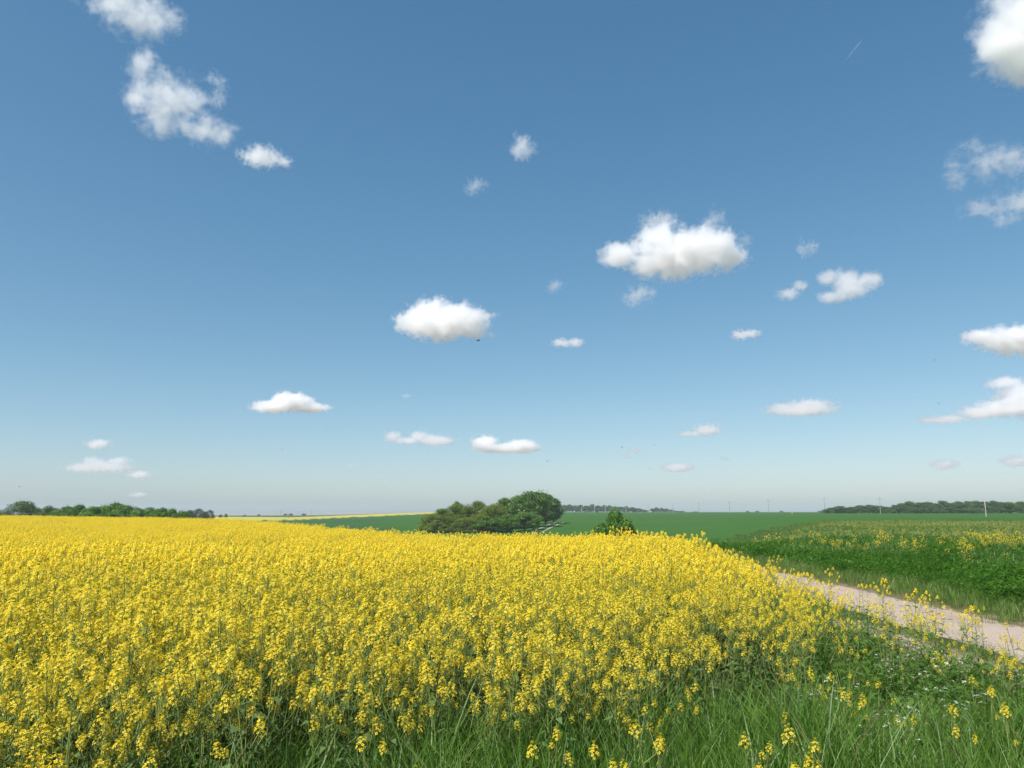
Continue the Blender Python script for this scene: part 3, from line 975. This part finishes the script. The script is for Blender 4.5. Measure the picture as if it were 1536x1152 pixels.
# ------------------------------------------------------------------ trees
def tree_parts(seed, style):
    """unit-height tree: (trunk Acc, crown Acc)"""
    g = np.random.default_rng(seed)
    S = dict(dark=dict(z0=.08, rx=.42, nb=34, br=(.08, .19), nl=200, ls=.021, out=.5),
             olive=dict(z0=.02, rx=.52, nb=60, br=(.08, .17), nl=210, ls=.015, out=.2),
             bush=dict(z0=.02, rx=.46, nb=34, br=(.09, .16), nl=230, ls=.024, out=.6),
             far=dict(z0=.03, rx=.46, nb=32, br=(.11, .20), nl=85, ls=.034, out=.5),
             thin=dict(z0=.10, rx=.40, nb=40, br=(.07, .13), nl=70, ls=.018, out=.2))[style]
    tr = Acc(); cr = Acc()
    lean = g.normal(0, .02, 2)
    tp = [np.array([lean[0] * t, lean[1] * t, t * .8]) for t in np.linspace(0, 1, 6)]
    tr.tube([tp[0] - [0, 0, .04]] + tp, np.array([.034, .030, .025, .020, .015, .010, .005]), 7)
    C = []
    zc = (S['z0'] + 1) / 2; rz = (1 - S['z0']) / 2
    for i in range(S['nb']):
        ang = g.uniform(0, 6.28); q = np.clip(-1 + 2 * (i + .5) / S['nb'] + g.normal(0, .12), -1, 1); rr = (1.0 if q < 0 and style != 'dark' else math.sqrt(max(0, 1 - q * q))) * g.uniform(.25, 1.0) ** .5
        r = g.uniform(*S['br'])
        wide = S['rx'] * (1.0 if q < .2 else 1.0 - .25 * (q - .2)) * (1 + .18 * math.sin(2 * ang + seed) + .1 * math.sin(3 * ang + seed * 2))
        c = np.array([math.cos(ang) * rr * max(.05, wide - r * .6), math.sin(ang) * rr * max(.05, wide - r * .6), zc + q * (rz - r * .75)])
        C.append((c, r))
        if i % 2 == 0 and style not in ('olive', 'far', 'thin'):
            b = tp[min(5, max(1, int(c[2] * 4)))]
            m = (b + c) / 2 + [0, 0, -.03]
            tr.tube([b, m, c], [.011, .008, .003], 4, 0, False)
    Q = []
    for c, r in C:
        n = int(S['nl'] * (r / np.mean(S['br'])) ** 2)
        d = g.normal(size=(n, 3)); d /= np.linalg.norm(d, axis=1)[:, None]
        rad = r * g.uniform(.15, 1.1, n) ** .45
        p = c + d * rad[:, None] * np.array([1.1, 1.1, .85])
        nn = d * 1.1 + g.normal(0, .45, (n, 3)) + np.array([0, 0, .25]); nn /= np.linalg.norm(nn, axis=1)[:, None]
        e1 = np.cross(nn, g.normal(size=(n, 3))); e1 /= np.linalg.norm(e1, axis=1)[:, None]; e2 = np.cross(nn, e1)
        l = S['ls'] * g.uniform(.6, 1.4, n)[:, None]
        Q.append(np.stack([p - e1 * l, p - e2 * l * .6, p + e1 * l, p + e2 * l * .6], 1))
    # loose twigs and leaves around the outline
    n = S['nl'] * 3
    i = g.integers(0, len(C), n); d = g.normal(size=(n, 3)); d[:, 2] = np.abs(d[:, 2]); d /= np.linalg.norm(d, axis=1)[:, None]
    p = np.array([C[k][0] + d_ * C[k][1] * g.uniform(1.0, 1.45) for k, d_ in zip(i, d)])
    e1 = g.normal(size=(n, 3)); e1 /= np.linalg.norm(e1, axis=1)[:, None]; e2 = np.cross(e1, d); l = S['ls'] * .75
    Q.append(np.stack([p - e1 * l, p - e2 * l * .5, p + e1 * l, p + e2 * l * .5], 1))
    cr.quads(np.concatenate(Q), 0)
    zmax = max(float(v[:, 2].max()) for v in cr.v); xw = max(float(np.percentile(np.abs(v[:, 0]), 99)) for v in cr.v)
    return tr, cr, zmax, xw


M_LD = leaf_mat('foliage_dark', (.07, .165, .014), (.125, .235, .026), .42, 3.0, .03)
M_LG = leaf_mat('foliage_green', (.08, .20, .02), (.13, .27, .035), .42, 3.0, .02)
M_LO = leaf_mat('foliage_olive', (.15, .225, .03), (.20, .27, .045), .42, 3.0, .0, (.19, .22, .06), 4.0)
M_LF = leaf_mat('foliage_forest', (.045, .11, .022), (.075, .15, .03), .25, 3.0, .02)
M_LB = leaf_mat('foliage_bright', (.07, .14, .03), (.095, .17, .04), .3, 3.0, .02)
M_LGREY = leaf_mat('foliage_greyish', (.075, .09, .05), (.10, .11, .065), .25, 3.0, .02)
LIB = {}
for style, mat, n in (('dark', M_LD, 5), ('olive', M_LO, 4), ('bush', M_LG, 4), ('far', M_LF, 6), ('thin', M_LGREY, 3)):
    LIB[style] = []
    for i in range(n):
        t, c, zm, xw = tree_parts(1000 + 17 * i + len(style) * 3, style)
        LIB[style].append((t.mesh('trunk', [M_BARK], True), c.mesh('crown', [mat]), zm, xw))
LIB['bright'] = []
for i in range(3):
    t, c, zm, xw = tree_parts(1300 + i, 'olive')
    LIB['bright'].append((t.mesh('trunk', [M_BARK], True), c.mesh('crown', [M_LB]), zm, xw))
_tc = [0]


def tree(u, vtop, Y, wpx, style, label, group=None, name=None, cat='tree'):
    p = at_dist(u, vtop, Y)
    g0 = tz(p[0], p[1]); h = max(.8, p[2] - g0)
    _tc[0] += 1
    tm, cm, zm, xw = LIB[style][_tc[0] % len(LIB[style])]
    wm = wpx * Y / FPX / 2
    o = empty(name or {'bush': 'shrub', 'olive': 'bushy_tree', 'bright': 'shrub'}.get(style, 'broadleaf_tree'), (p[0], p[1], g0), random.uniform(0, 6.28))
    sx = wm / xw; sz = h / zm
    o.scale = (sx, sx, sz)
    tag(o, label, cat, group)
    put('trunk', tm, o); put('crown', cm, o)
    return o


GR = 'trees and bushes of the small grove'
for a in (
    (643, 769, 206, 40, 'olive', 'low olive bush at the far left end of the grove'),
    (664, 759, 208, 52, 'olive', 'rounded olive bush second from the left end of the grove'),
    (688, 752, 216, 54, 'olive', 'olive bushy tree of the grove below the poking tip of a slim darker tree'),
    (716, 747, 214, 58, 'olive', 'tallest olive tree in the middle of the grove'),
    (742, 752, 207, 48, 'olive', 'olive tree just left of the tall dark green trees'),
    (685, 749, 226, 20, 'dark', 'slim dark green tree poking out above the olive bushes'),
    (757, 743, 222, 50, 'dark', 'dark green tree where the grove crown line starts to rise'),
    (778, 738, 230, 54, 'dark', 'tall dark green tree left of the highest tree of the grove'),
    (801, 732, 234, 56, 'dark', 'highest dark green tree of the grove'),
    (818, 735, 252, 46, 'dark', 'tall dark green tree right of the highest tree of the grove'),
    (830, 745, 268, 30, 'dark', 'dark green tree at the right end of the grove beside the track'),
    (730, 772, 203, 40, 'dark', 'low dark bush in front of the olive trees of the grove'),
    (762, 768, 204, 42, 'dark', 'dense dark bush in the front centre of the grove'),
    (787, 765, 209, 40, 'dark', 'dense dark bush in front of the tall trees near the track'),
    (800, 764, 218, 32, 'dark', 'dark bush at the foot of the highest tree, next to the track'),
    (655, 778, 203, 34, 'olive', 'small olive bush in front of the left end of the grove'),
    (700, 774, 204, 46, 'olive', 'broad olive bush in front of the left half of the grove'),
): tree(*a, group=GR)
tree(922, 758, 74, 76, 'bush', 'single bright green shrub standing at the far edge of the rapeseed, right of the grove')
tree(902, 777, 72, 44, 'bush', 'low bright green shrub touching the left foot of the single taller shrub')
tree(940, 774, 74, 44, 'bush', 'low bright green shrub touching the right foot of the single taller shrub')

HG = 'trees of the hedge beyond the rapeseed on the left'
for i, (u, v, Y, wd, st) in enumerate((
    (-45, 757, 178, 44, 'dark'), (-14, 757, 176, 36, 'dark'), (34, 750, 196, 74, 'bright'), (74, 757, 182, 40, 'bright'), (101, 758, 172, 34, 'bush'), (120, 756, 176, 36, 'bush'),
    (139, 757, 170, 36, 'bush'), (157, 757, 175, 32, 'bush'), (173, 752, 172, 36, 'bush'), (192, 757, 170, 32, 'bush'), (208, 761, 168, 26, 'bush'), (226, 762, 172, 28, 'bush'),
    (243, 761, 168, 32, 'bush'), (259, 762, 167, 28, 'bush'), (275, 764, 166, 26, 'bush'))):
    lb = ['dark tree at the very left edge of the hedge', 'dark tree left of the big rounded pale tree of the hedge', 'big smooth rounded tree, palest and broadest of the left hedge', 'light green rounded tree right of the broadest tree of the left hedge',
          'leafy green bush, first to the right of the two pale rounded hedge trees', 'leafy green bush, second right of the pale rounded hedge trees', 'leafy green bush, third right of the pale rounded hedge trees', 'leafy green bush just left of the tallest bush of the left hedge',
          'tallest leafy green bush in the middle of the left hedge', 'leafy green bush just right of the tallest bush of the left hedge', 'small leafy bush in the dip right of the tallest hedge bush', 'sixth leafy bush from the right end of the left hedge, in its dip',
          'third leafy bush from the right end of the left hedge', 'second leafy bush from the right end of the left hedge', 'last leafy bush at the right end of the left hedge'][i]
    if 'sixth' in lb: lb = 'fourth leafy bush from the right end of the left hedge'
    tree(u, v - 2, Y, wd * (1.5 if i > 3 else 1.2), st, lb, HG)
for u, v, wd, st, lb in ((203, 758, 26, 'thin', 'greyish tree peeping over the dip in the left hedge'), (225, 760, 30, 'thin', 'grey-brown tree behind the bushes right of the hedge dip'), (245, 760, 26, 'thin', 'grey tree behind the right part of the left hedge'),
                         (285, 763, 20, 'far', 'dark hazy tree just past the right end of the left hedge'), (299, 762, 22, 'thin', 'hazy grey thin-crowned tree right of the hedge end'), (315, 764, 22, 'thin', 'last hazy grey thin-crowned tree before the open horizon'),
                         (308, 767, 18, 'far', 'low hazy bush between the two thin-crowned grey trees')):
    tree(u, v, 340, wd, st, lb, 'hazy trees behind the left hedge')
for u, v, Y, wd, lb in ((331, 771, 520, 7, 'tiny dark bush on the horizon left of the far yellow strip'), (339, 770, 520, 6, 'small upright bush on the horizon near the left hedge'), (367, 772, 900, 5, 'speck of a bush on the far left horizon'),
                        (388, 771, 950, 5, 'second speck of a bush along the far left horizon'), (428, 770, 950, 6, 'dark bush on the horizon above the far yellow strip'), (436, 770, 950, 8, 'low bush row on the horizon above the far yellow strip'), (456, 770, 950, 8, 'last low bush on the left horizon before it is clear')):
    tree(u, v, Y, wd, 'far', lb, 'far bushes on the left horizon', cat='bush', name='shrub')

# wood on the right horizon
RW = 'trees of the wood on the right horizon'
tops = [(1242, 763), (1252, 760), (1262, 758), (1276, 759), (1290, 757), (1303, 756), (1316, 757), (1328, 759), (1341, 756), (1352, 753), (1364, 751), (1378, 752), (1391, 751), (1403, 753), (1412, 749), (1424, 753),
        (1437, 751), (1450, 750), (1463, 749), (1476, 750), (1489, 749), (1500, 751), (1530, 751), (1545, 753), (1562, 752), (1580, 754)]
for i, (u, v) in enumerate(tops):
    tree(u, v, 455 + (i * 37 % 40), 24 + (i * 7 % 9), 'far', 'dark green tree in the continuous wood along the right horizon', RW)
for i, u in enumerate((1258, 1283, 1309, 1347, 1371, 1397, 1430, 1457, 1483, 1507, 1538, 1555)):
    tree(u, 758 + (i * 5 % 3), 447, 26, 'far', 'lower dark tree filling the front of the wood along the right horizon', 'lower trees at the front of the right wood')
for u, v, wd, lb in ((1375, 761, 26, 'brightest green shrub at the foot of the wood, left of the stub pole'), (1408, 761, 24, 'round green shrub at the foot of the wood between two brighter ones'), (1334, 763, 20, 'small green shrub near the foot of the pole before the wood'),
                     (1453, 762, 44, 'long low bright shrub at the foot of the wood beside the stub pole'), (1481, 764, 18, 'small bright shrub just right of the stub pole')):
    tree(u, v, 432, wd, 'bright', lb, 'shrubs at the foot of the right wood', cat='bush')
tree(1513, 751, 400, 32, 'dark', 'big round dark tree standing forward of the wood at the right')

for i, (u, v) in enumerate([(838, 755), (846, 756), (854, 756), (863, 757), (871, 756), (880, 757), (889, 755), (897, 757), (906, 757), (914, 757), (922, 759), (931, 759), (940, 758), (949, 760), (957, 762), (965, 764)]):
    tree(u, v, 930 + (i * 31 % 50), 14 + i % 4, 'far', 'tree of the long distant wood on the horizon right of the grove', 'trees of the long distant wood')
for i, (u, v) in enumerate([(978, 762), (985, 760), (992, 761), (999, 762), (1007, 764), (1016, 766), (1024, 766), (1043, 767)]):
    tree(u, v, 1020 + (i * 23 % 40), 10, 'far', 'tree of the small separate far copse right of the long distant wood', 'trees of the small far copse')
for u, lb in ((1121, 'speck of a bush on the horizon between two power poles'), (1136, 'pair-like speck of a bush on the open horizon'), (1172, 'tiny bush on the horizon right of a power pole')):
    tree(u, 766, 900, 6, 'far', lb, 'specks of bush on the right horizon', cat='bush', name='shrub')

# ------------------------------------------------------------------ power poles
def power_pole(u, vtop, Y, label, arms=True, mat=None, th=.17):
    p = at_dist(u, vtop, Y); g0 = tz(p[0], p[1]); h = p[2] - g0
    o = empty('power_pole', (p[0], p[1], g0), math.atan2(-p[0], p[1]) + .25)
    tag(o, label, 'power pole', 'power poles across the fields')
    a = Acc(); a.tube([(0, 0, -.3), (0, 0, h * .5), (0, 0, h)], [th, th * .85, th * .65], 8); a.build('pole', [mat or M_POLEW], o, True)
    if arms:
        zz = h - .9
        a = Acc(); a.tube([(-1.1, -.17, zz), (1.1, -.17, zz)], [.08, .08], 6); a.build('crossarm', [M_POLEW], o)
        for x in (-1.0, 1.0):
            a = Acc(); a.tube([(x, -.17, zz + .06), (x, -.17, zz + .2), (x, -.17, zz + .36)], [.05, .10, .05], 6); a.build('insulator', [M_INSUL], o)
        a = Acc(); a.tube([(0, 0, h), (0, 0, h + .15), (0, 0, h + .3)], [.05, .10, .05], 6); a.build('insulator', [M_INSUL], o)


power_pole(1477, 751, 236, 'pale bare stub pole without crossarm in front of the wood', False, M_POLEC, .15)
for a in ((1319, 746, 420, 'power pole with crossarm standing before the left part of the wood'),
          (1236, 746, 480, 'tall grey power pole just left of the wood edge'),
          (1152, 749, 560, 'grey power pole on the open horizon, next left of the one at the wood edge'),
          (1094, 752, 650, 'power pole on the bare horizon, third to the left of the wood'),
          (1048, 754, 740, 'thin far power pole, fourth to the left of the wood'),
          (1009, 755, 830, 'thin far power pole beside the small far copse'),
          (972, 757, 880, 'far power pole in the gap at the right end of the long distant wood'),
          (939, 758, 890, 'pale pole in front of the right part of the long distant wood'),
          (908, 759, 895, 'pale pole in front of the middle of the long distant wood'),
          (892, 760, 900, 'short pale pole next left of the middle of the distant wood'),
          (872, 760, 905, 'short pale pole in front of the left part of the distant wood'),
          (421, 765, 980, 'left one of two faint poles on the left horizon'),
          (467, 765, 980, 'right one of two faint poles on the left horizon')): power_pole(*a, mat=M_POLEC if a[0] in (939, 908, 892, 872) else None, th=.2 if a[2] < 600 else .26)
p = at_dist(1188, 766.5, 300); g0 = tz(p[0], p[1])
o = empty('marker_post', (p[0], p[1], g0)); tag(o, 'small pale marker post standing alone in the green field', 'marker post')
a = Acc(); a.tube([(0, 0, -.1), (0, 0, 1.0), (0, 0, p[2] - g0)], [.07, .07, .06], 6); a.build('post', [M_POLEC], o)
a = Acc(); a.grid(np.array([(-.18, -.08, 1.0), (.18, -.08, 1.0), (.18, -.08, 1.5), (-.18, -.08, 1.5), (-.18, -.11, 1.0), (.18, -.11, 1.0), (.18, -.11, 1.5), (-.18, -.11, 1.5)]),
                 np.array([(0, 3, 2, 1), (4, 5, 6, 7), (0, 1, 5, 4), (1, 2, 6, 5), (2, 3, 7, 6), (3, 0, 4, 7)])); a.build('plate', [M_PETAL], o)

# ------------------------------------------------------------------ clouds: true volumes far out in the sky
def cloud_mat(name, blobs, sharp, dens, amp, nscale, fine, bias, fine_amp):
    m, nt, out = new_mat(name)
    tc = N(nt, 'ShaderNodeTexCoord')
    co = tc.outputs['Object']
    F = None
    for c, r in blobs:
        s = N(nt, 'ShaderNodeVectorMath', operation='SUBTRACT'); nt.links.new(co, s.inputs[0]); s.inputs[1].default_value = c
        d = N(nt, 'ShaderNodeVectorMath', operation='DIVIDE'); nt.links.new(s.outputs[0], d.inputs[0]); d.inputs[1].default_value = r
        l = N(nt, 'ShaderNodeVectorMath', operation='LENGTH'); nt.links.new(d.outputs[0], l.inputs[0])
        f = mathn(nt, 'SUBTRACT', 1.0, l.outputs['Value'])
        F = f if F is None else mathn(nt, 'SMOOTH_MAX', F, f, .35)
    nz = noise_tex(nt, nscale, 2, .5, co)
    n2 = noise_tex(nt, nscale * 2.4, fine, .68, co)
    e = mathn(nt, 'ADD', mathn(nt, 'MULTIPLY_ADD', nz, amp, -amp * .5 - bias), mathn(nt, 'MULTIPLY_ADD', n2, amp * fine_amp, -amp * fine_amp * .5))
    D = mathn(nt, 'ADD', F, e)
    D = mathn(nt, 'MULTIPLY', D, sharp, clamp=True)
    D = mathn(nt, 'POWER', D, 1.6)
    D = mathn(nt, 'MULTIPLY', D, dens)
    v = N(nt, 'ShaderNodeVolumeScatter'); v.inputs['Color'].default_value = (.986, .986, .988, 1); v.inputs['Anisotropy'].default_value = .45
    nt.links.new(D, v.inputs['Density'])
    nt.links.new(v.outputs[0], out.inputs['Volume'])
    return m


def cloud(label, blobs, tau=7.0, amp=.9, sharp=3.0, bias=0.05, fine=4, nz=1.1, fa=.85):
    blobs = np.array(blobs, float)
    cu = np.average(blobs[:, 0]); cv = np.average(blobs[:, 1])
    el = max(.045, (768 - cv) / FPX)
    Y = min(1100 / math.tan(el), 17000)
    c0 = at_dist(cu, cv, Y)
    d = ray(cu, cv); k = np.linalg.norm(d) / d[1]
    px_m = Y / FPX / d[1] if d[1] > 0 else Y / FPX
    B = []
    for u, v, ru, rv in blobs:
        p = at_dist(u, v, Y) - c0
        p[1] += random.uniform(-.25, .25) * ru * px_m
        B.append((tuple(p), (ru * px_m * 1.18, ru * px_m * 1.0, rv * px_m * 1.18)))
    mr = float(np.mean([min(r[0], r[2]) for _, r in B])); big = float(max(r[2] for _, r in B))
    m = cloud_mat('cloud_vapour', B, sharp, tau / (1.2 * big), amp, nz / mr, fine, bias, fa)
    bm = bmesh.new()
    for c, r in B:
        M = Matrix.Translation(c) @ Matrix.Diagonal((r[0] * 1.32, r[1] * 1.32, r[2] * 1.32, 1))
        bmesh.ops.create_icosphere(bm, subdivisions=3, radius=1.0, matrix=M)
    me = bpy.data.meshes.new('cloud'); bm.to_mesh(me); bm.free()
    o = bpy.data.objects.new('cloud', me)
    COL.objects.link(o)
    o.location = c0
    if len(B) > 1:
        rm = o.modifiers.new('fuse', 'REMESH'); rm.mode = 'VOXEL'; rm.voxel_size = mr * .22
        dg = bpy.context.evaluated_depsgraph_get()
        me2 = bpy.data.meshes.new_from_object(o.evaluated_get(dg))
        o.modifiers.clear(); o.data = me2; bpy.data.meshes.remove(me)
    me = o.data; me.name = 'cloud'
    me.materials.clear(); me.materials.append(m)
    o.visible_shadow = True
    tag(o, label, 'cloud')
    return o


W = dict(tau=1.3, amp=2.1, sharp=1.1, bias=.12, fine=5, nz=1.0, fa=1.2)       # torn wisps
T = dict(tau=2.5, amp=1.8, sharp=1.2, bias=-.03)                       # thin small puffs
C_ = dict(tau=9.0, amp=1.5, sharp=1.25, bias=-.06, fa=1.0)                      # solid cumulus
for lb, bl, kw in (
    ('ragged white cloud cut by the top edge, upper left', [(172, 0, 42, 26), (208, 22, 46, 28), (236, 42, 28, 16), (262, 30, 18, 14)], dict(tau=2.3, amp=2.1, sharp=1.0, bias=.02)),
    ('large ragged white cloud with a horn, upper left', [(216, 100, 22, 24), (212, 150, 24, 26), (250, 152, 46, 36), (290, 150, 22, 24), (240, 185, 26, 18), (315, 200, 36, 20), (285, 192, 24, 14)], dict(tau=2.8, amp=2.1, sharp=1.1, bias=.02)),
    ('faint torn wisp just right of the large ragged cloud', [(325, 122, 18, 12), (330, 148, 13, 20)], W),
    ('small flat ragged cloud below right of the large ragged cloud', [(392, 236, 28, 13), (427, 245, 12, 7)], T),
    ('small lone tuft of cloud high in the middle of the sky', [(782, 212, 16, 15), (784, 226, 20, 12)], dict(tau=1.5, amp=1.7, sharp=1.5, bias=.08)),
    ('barely visible wisp below left of the lone high tuft', [(712, 280, 17, 12)], dict(W, tau=.9)),
    ('largest white heaped cloud, right of the centre of the sky', [(928, 384, 26, 17), (992, 364, 34, 30), (1020, 384, 56, 28), (1062, 372, 38, 28), (1096, 384, 24, 18), (975, 395, 26, 16)], C_),
    ('thin veil curling over the left shoulder of the largest cloud', [(985, 328, 26, 9)], dict(W, tau=.9)),
    ('thin torn plume above the right shoulder of the largest cloud', [(1074, 330, 17, 18), (1118, 362, 14, 10)], dict(W, tau=1.2)),
    ('faint wisp hanging below the left of the largest cloud', [(955, 444, 24, 15)], dict(W, tau=1.3)),
    ('faint small puff right above the smooth oval cloud', [(832, 429, 14, 11)], dict(W, tau=1.2, amp=1.1)),
    ('smooth bright oval cloud in the middle of the sky', [(622, 484, 26, 15), (652, 472, 36, 22), (690, 482, 36, 22), (662, 490, 48, 18), (710, 494, 20, 10)], C_),
    ('tiny shred of cloud at the right tip of the smooth oval cloud', [(737, 503, 8, 6), (735, 474, 14, 6)], dict(W, tau=.8)),
    ('small flat puff right of the smooth oval cloud', [(843, 514, 14, 6), (863, 515, 11, 7)], T),
    ('small flat puff below right of the largest cloud', [(1110, 502, 12, 7), (1127, 500, 13, 6)], T),
    ('small torn double wisp right of the largest cloud', [(1203, 370, 9, 14), (1217, 372, 10, 13)], dict(W, tau=1.6)),
    ('slanting wisp between the largest cloud and the lumpy cloud', [(1182, 441, 18, 9), (1199, 428, 12, 10)], dict(tau=1.5, amp=1.3, sharp=1.5, bias=.05)),
    ('lumpy three-armed cloud right of the largest cloud', [(1243, 417, 18, 12), (1271, 418, 24, 18), (1306, 419, 18, 15), (1250, 444, 22, 9), (1278, 434, 28, 16)], dict(tau=2.6, amp=1.3, sharp=1.5, bias=.04)),
    ('huge white cloud cut off by the top right corner', [(1494, 72, 34, 22), (1522, 30, 44, 50), (1556, 62, 60, 46), (1580, 20, 60, 50)], dict(C_)),
    ('streaky torn cloud at the right edge, upper of two', [(1436, 258, 18, 26), (1462, 222, 26, 14), (1494, 240, 34, 26), (1530, 245, 30, 22)], dict(W, tau=1.6)),
    ('streaky torn cloud at the right edge, lower of two', [(1476, 312, 30, 14), (1525, 304, 36, 20), (1510, 330, 22, 10)], dict(W, tau=1.3)),
    ('bright flat cloud running off the right edge', [(1470, 506, 26, 9), (1506, 510, 38, 16), (1545, 512, 44, 20)], C_),
    ('bright cloud with a long flat tail at the right edge', [(1508, 574, 24, 9), (1530, 590, 28, 20), (1506, 612, 42, 11), (1470, 618, 28, 8), (1420, 628, 32, 5), (1560, 600, 40, 24)], dict(C_, tau=6.5)),
    ('long flat pale cloud low over the right fields', [(1178, 613, 28, 8), (1215, 609, 32, 9), (1200, 616, 46, 7)], dict(T, tau=2.1)),
    ('small domed cloud low right of the centre', [(1060, 645, 22, 9), (1034, 651, 18, 4)], dict(T, tau=2.3)),
    ('small lens-shaped cloud lowest above the shrub', [(1016, 701, 23, 6.5)], dict(T, tau=2.3, amp=1.5)),
    ('thin bent wisp left of the small lens-shaped cloud', [(952, 675, 12, 7), (939, 684, 13, 4)], dict(W, tau=1.6, amp=1.0)),
    ('barely visible speck of cloud right of the lens-shaped cloud', [(1088, 688, 10, 5)], dict(W, tau=1.0, amp=.9)),
    ('bright domed cloud with a flat base, left of the centre', [(408, 610, 28, 8), (425, 600, 15, 12), (444, 603, 24, 12), (462, 611, 26, 7)], dict(C_, amp=1.2)),
    ('low lumpy cloud, left one of a pair above the grove', [(588, 654, 13, 9), (628, 654, 15, 9), (652, 660, 28, 8), (610, 661, 22, 5)], dict(T, tau=2.6, amp=1.5)),
    ('low lumpy bright cloud directly above the grove', [(727, 665, 18, 11), (755, 672, 34, 6), (785, 669, 22, 9)], dict(C_, amp=1.3)),
    ('small rounded pale cloud, topmost of the low left group', [(145, 666, 18, 8)], dict(T, tau=2.3, amp=1.5)),
    ('broad pale ragged cloud low on the left', [(120, 701, 24, 7), (140, 692, 15, 8), (180, 692, 18, 7), (150, 700, 38, 7)], dict(T, tau=1.6)),
    ('small pale lens of cloud right of the broad low left cloud', [(207, 712, 17, 6)], dict(T, tau=2.0, amp=1.5)),
    ('small pale domed cloud low on the right', [(1414, 697, 19, 7)], dict(T, tau=2.1, amp=1.5)),
    ('small pale cloud touching the right edge low down', [(1522, 692, 22, 8)], dict(T, tau=2.1, amp=1.5)),
    ('very faint cloud just above the left hedge', [(208, 742, 18, 5)], dict(W, tau=1.2, amp=.9)),
    ('very faint fleck of cloud right of centre low left', [(526, 697, 12, 4)], dict(W, tau=1.0, amp=.9)),
    ('very faint fleck of cloud, lowest before the grove', [(578, 722, 11, 4)], dict(W, tau=1.0, amp=.9)),
    ('faint fleck of cloud between the domed cloud and the grove pair', [(609, 594, 10, 4)], dict(W, tau=.9, amp=.9)),
): cloud(lb, bl, **kw)


def contrail():
    Y = 15000
    A = at_dist(1263, 97, Y); B = at_dist(1293, 60, Y * 1.02)
    pts = [A * (1 - t) + B * t for t in np.linspace(0, 1, 10)]
    o_ = (A + B) / 2
    a = Acc(); a.tube([p - o_ for p in pts], [5, 9, 11, 13, 15, 17, 19, 20, 18, 6], 10, 0)
    m, nt, out = new_mat('vapour_trail')
    v = N(nt, 'ShaderNodeVolumeScatter'); v.inputs['Color'].default_value = (1, 1, 1, 1)
    tc = N(nt, 'ShaderNodeTexCoord')
    nt.links.new(mathn(nt, 'MULTIPLY', ramp01(nt, noise_tex(nt, .006, 3, .6, tc.outputs['Object']), .25, .6), .0032), v.inputs['Density'])
    nt.links.new(v.outputs[0], out.inputs['Volume'])
    o = a.build('contrail', [m], smooth=True); o.location = o_
    tag(o, 'short thin straight vapour trail high in the upper right sky', 'contrail')


contrail()

# ------------------------------------------------------------------ flying insects
def insect_meshes():
    b = Acc(); b.tube([(-.0085, 0, 0), (-.006, 0, .0005), (-.002, 0, .001), (.002, 0, .001), (.005, 0, .001), (.0075, 0, .0005), (.009, 0, 0)], [.0005, .0022, .0026, .0018, .0026, .0022, .0008], 8, 0)
    w = Acc(); w.grid(np.array([(0, 0, 0), (.004, .006, .0015), (.002, .0125, .003), (-.003, .012, .003), (-.005, .006, .0015)]), np.array([(0, 1, 2, 3), (0, 3, 4, 4)]))
    return b.mesh('body', [M_INSECT], True), w.mesh('wing', [M_WING])


IB, IW = insect_meshes()
for u, v, Y, lb in ((717, 511, 3.6, 'largest dark insect, flying just under the smooth oval cloud'), (780, 491, 7.5, 'tiny insect, left of a pair right of the oval cloud'), (796, 487, 7.5, 'tiny insect, right of a pair right of the oval cloud'),
                    (761, 276, 8.0, 'tiny insect high in the sky below the lone tuft'), (1402, 540, 6.0, 'small insect left of the clouds on the right edge'), (1408, 605, 6.5, 'small insect above the long cloud tail on the right'),
                    (423, 674, 6.0, 'small insect below the bright domed cloud'), (490, 644, 8.0, 'tiny insect right below the bright domed cloud'), (821, 692, 6.0, 'small insect low above the right end of the grove'), (933, 671, 6.0, 'small insect beside the thin bent wisp'),
                    (981, 668, 7.0, 'tiny insect between the thin bent wisp and the small domed cloud'), (975, 703, 8.0, 'tiny insect left of the small lens-shaped cloud'), (29, 730, 6.0, 'small insect low at the left edge above the hedge'), (37, 246, 9.0, 'tiny insect high near the left edge')):
    p = at_dist(u, v, Y * (1.0 if u == 717 else 1.35))
    o = empty('flying_insect', p, random.uniform(-.5, .5)); tag(o, lb, 'insect', 'insects in flight')
    put('body', IB, o); put('wing', IW, o, (.001, .001, .002)); put('wing', IW, o, (.001, -.001, .002), scale=(1, -1, 1))

# ------------------------------------------------------------------ air
def haze():
    R, zb, zt = 3000, -14.0, 24
    a = Acc()
    V = np.array([(-R, -400, zb), (R, -400, zb), (R, R, zb), (-R, R, zb), (-R, -400, zt), (R, -400, zt), (R, R, zt), (-R, R, zt)], float)
    a.grid(V, np.array([(0, 3, 2, 1), (4, 5, 6, 7), (0, 1, 5, 4), (1, 2, 6, 5), (2, 3, 7, 6), (3, 0, 4, 7)]))
    m, nt, out = new_mat('air')
    v = N(nt, 'ShaderNodeVolumePrincipled'); v.inputs['Color'].default_value = (.83, .88, 1, 1); v.inputs['Density'].default_value = HAZE; v.inputs['Anisotropy'].default_value = .1
    nt.links.new(v.outputs[0], out.inputs['Volume'])
    tag(a.build('haze', [m]), 'thin pale haze over the distant fields', 'haze', kind='stuff')


HAZE = 0.00022
haze()
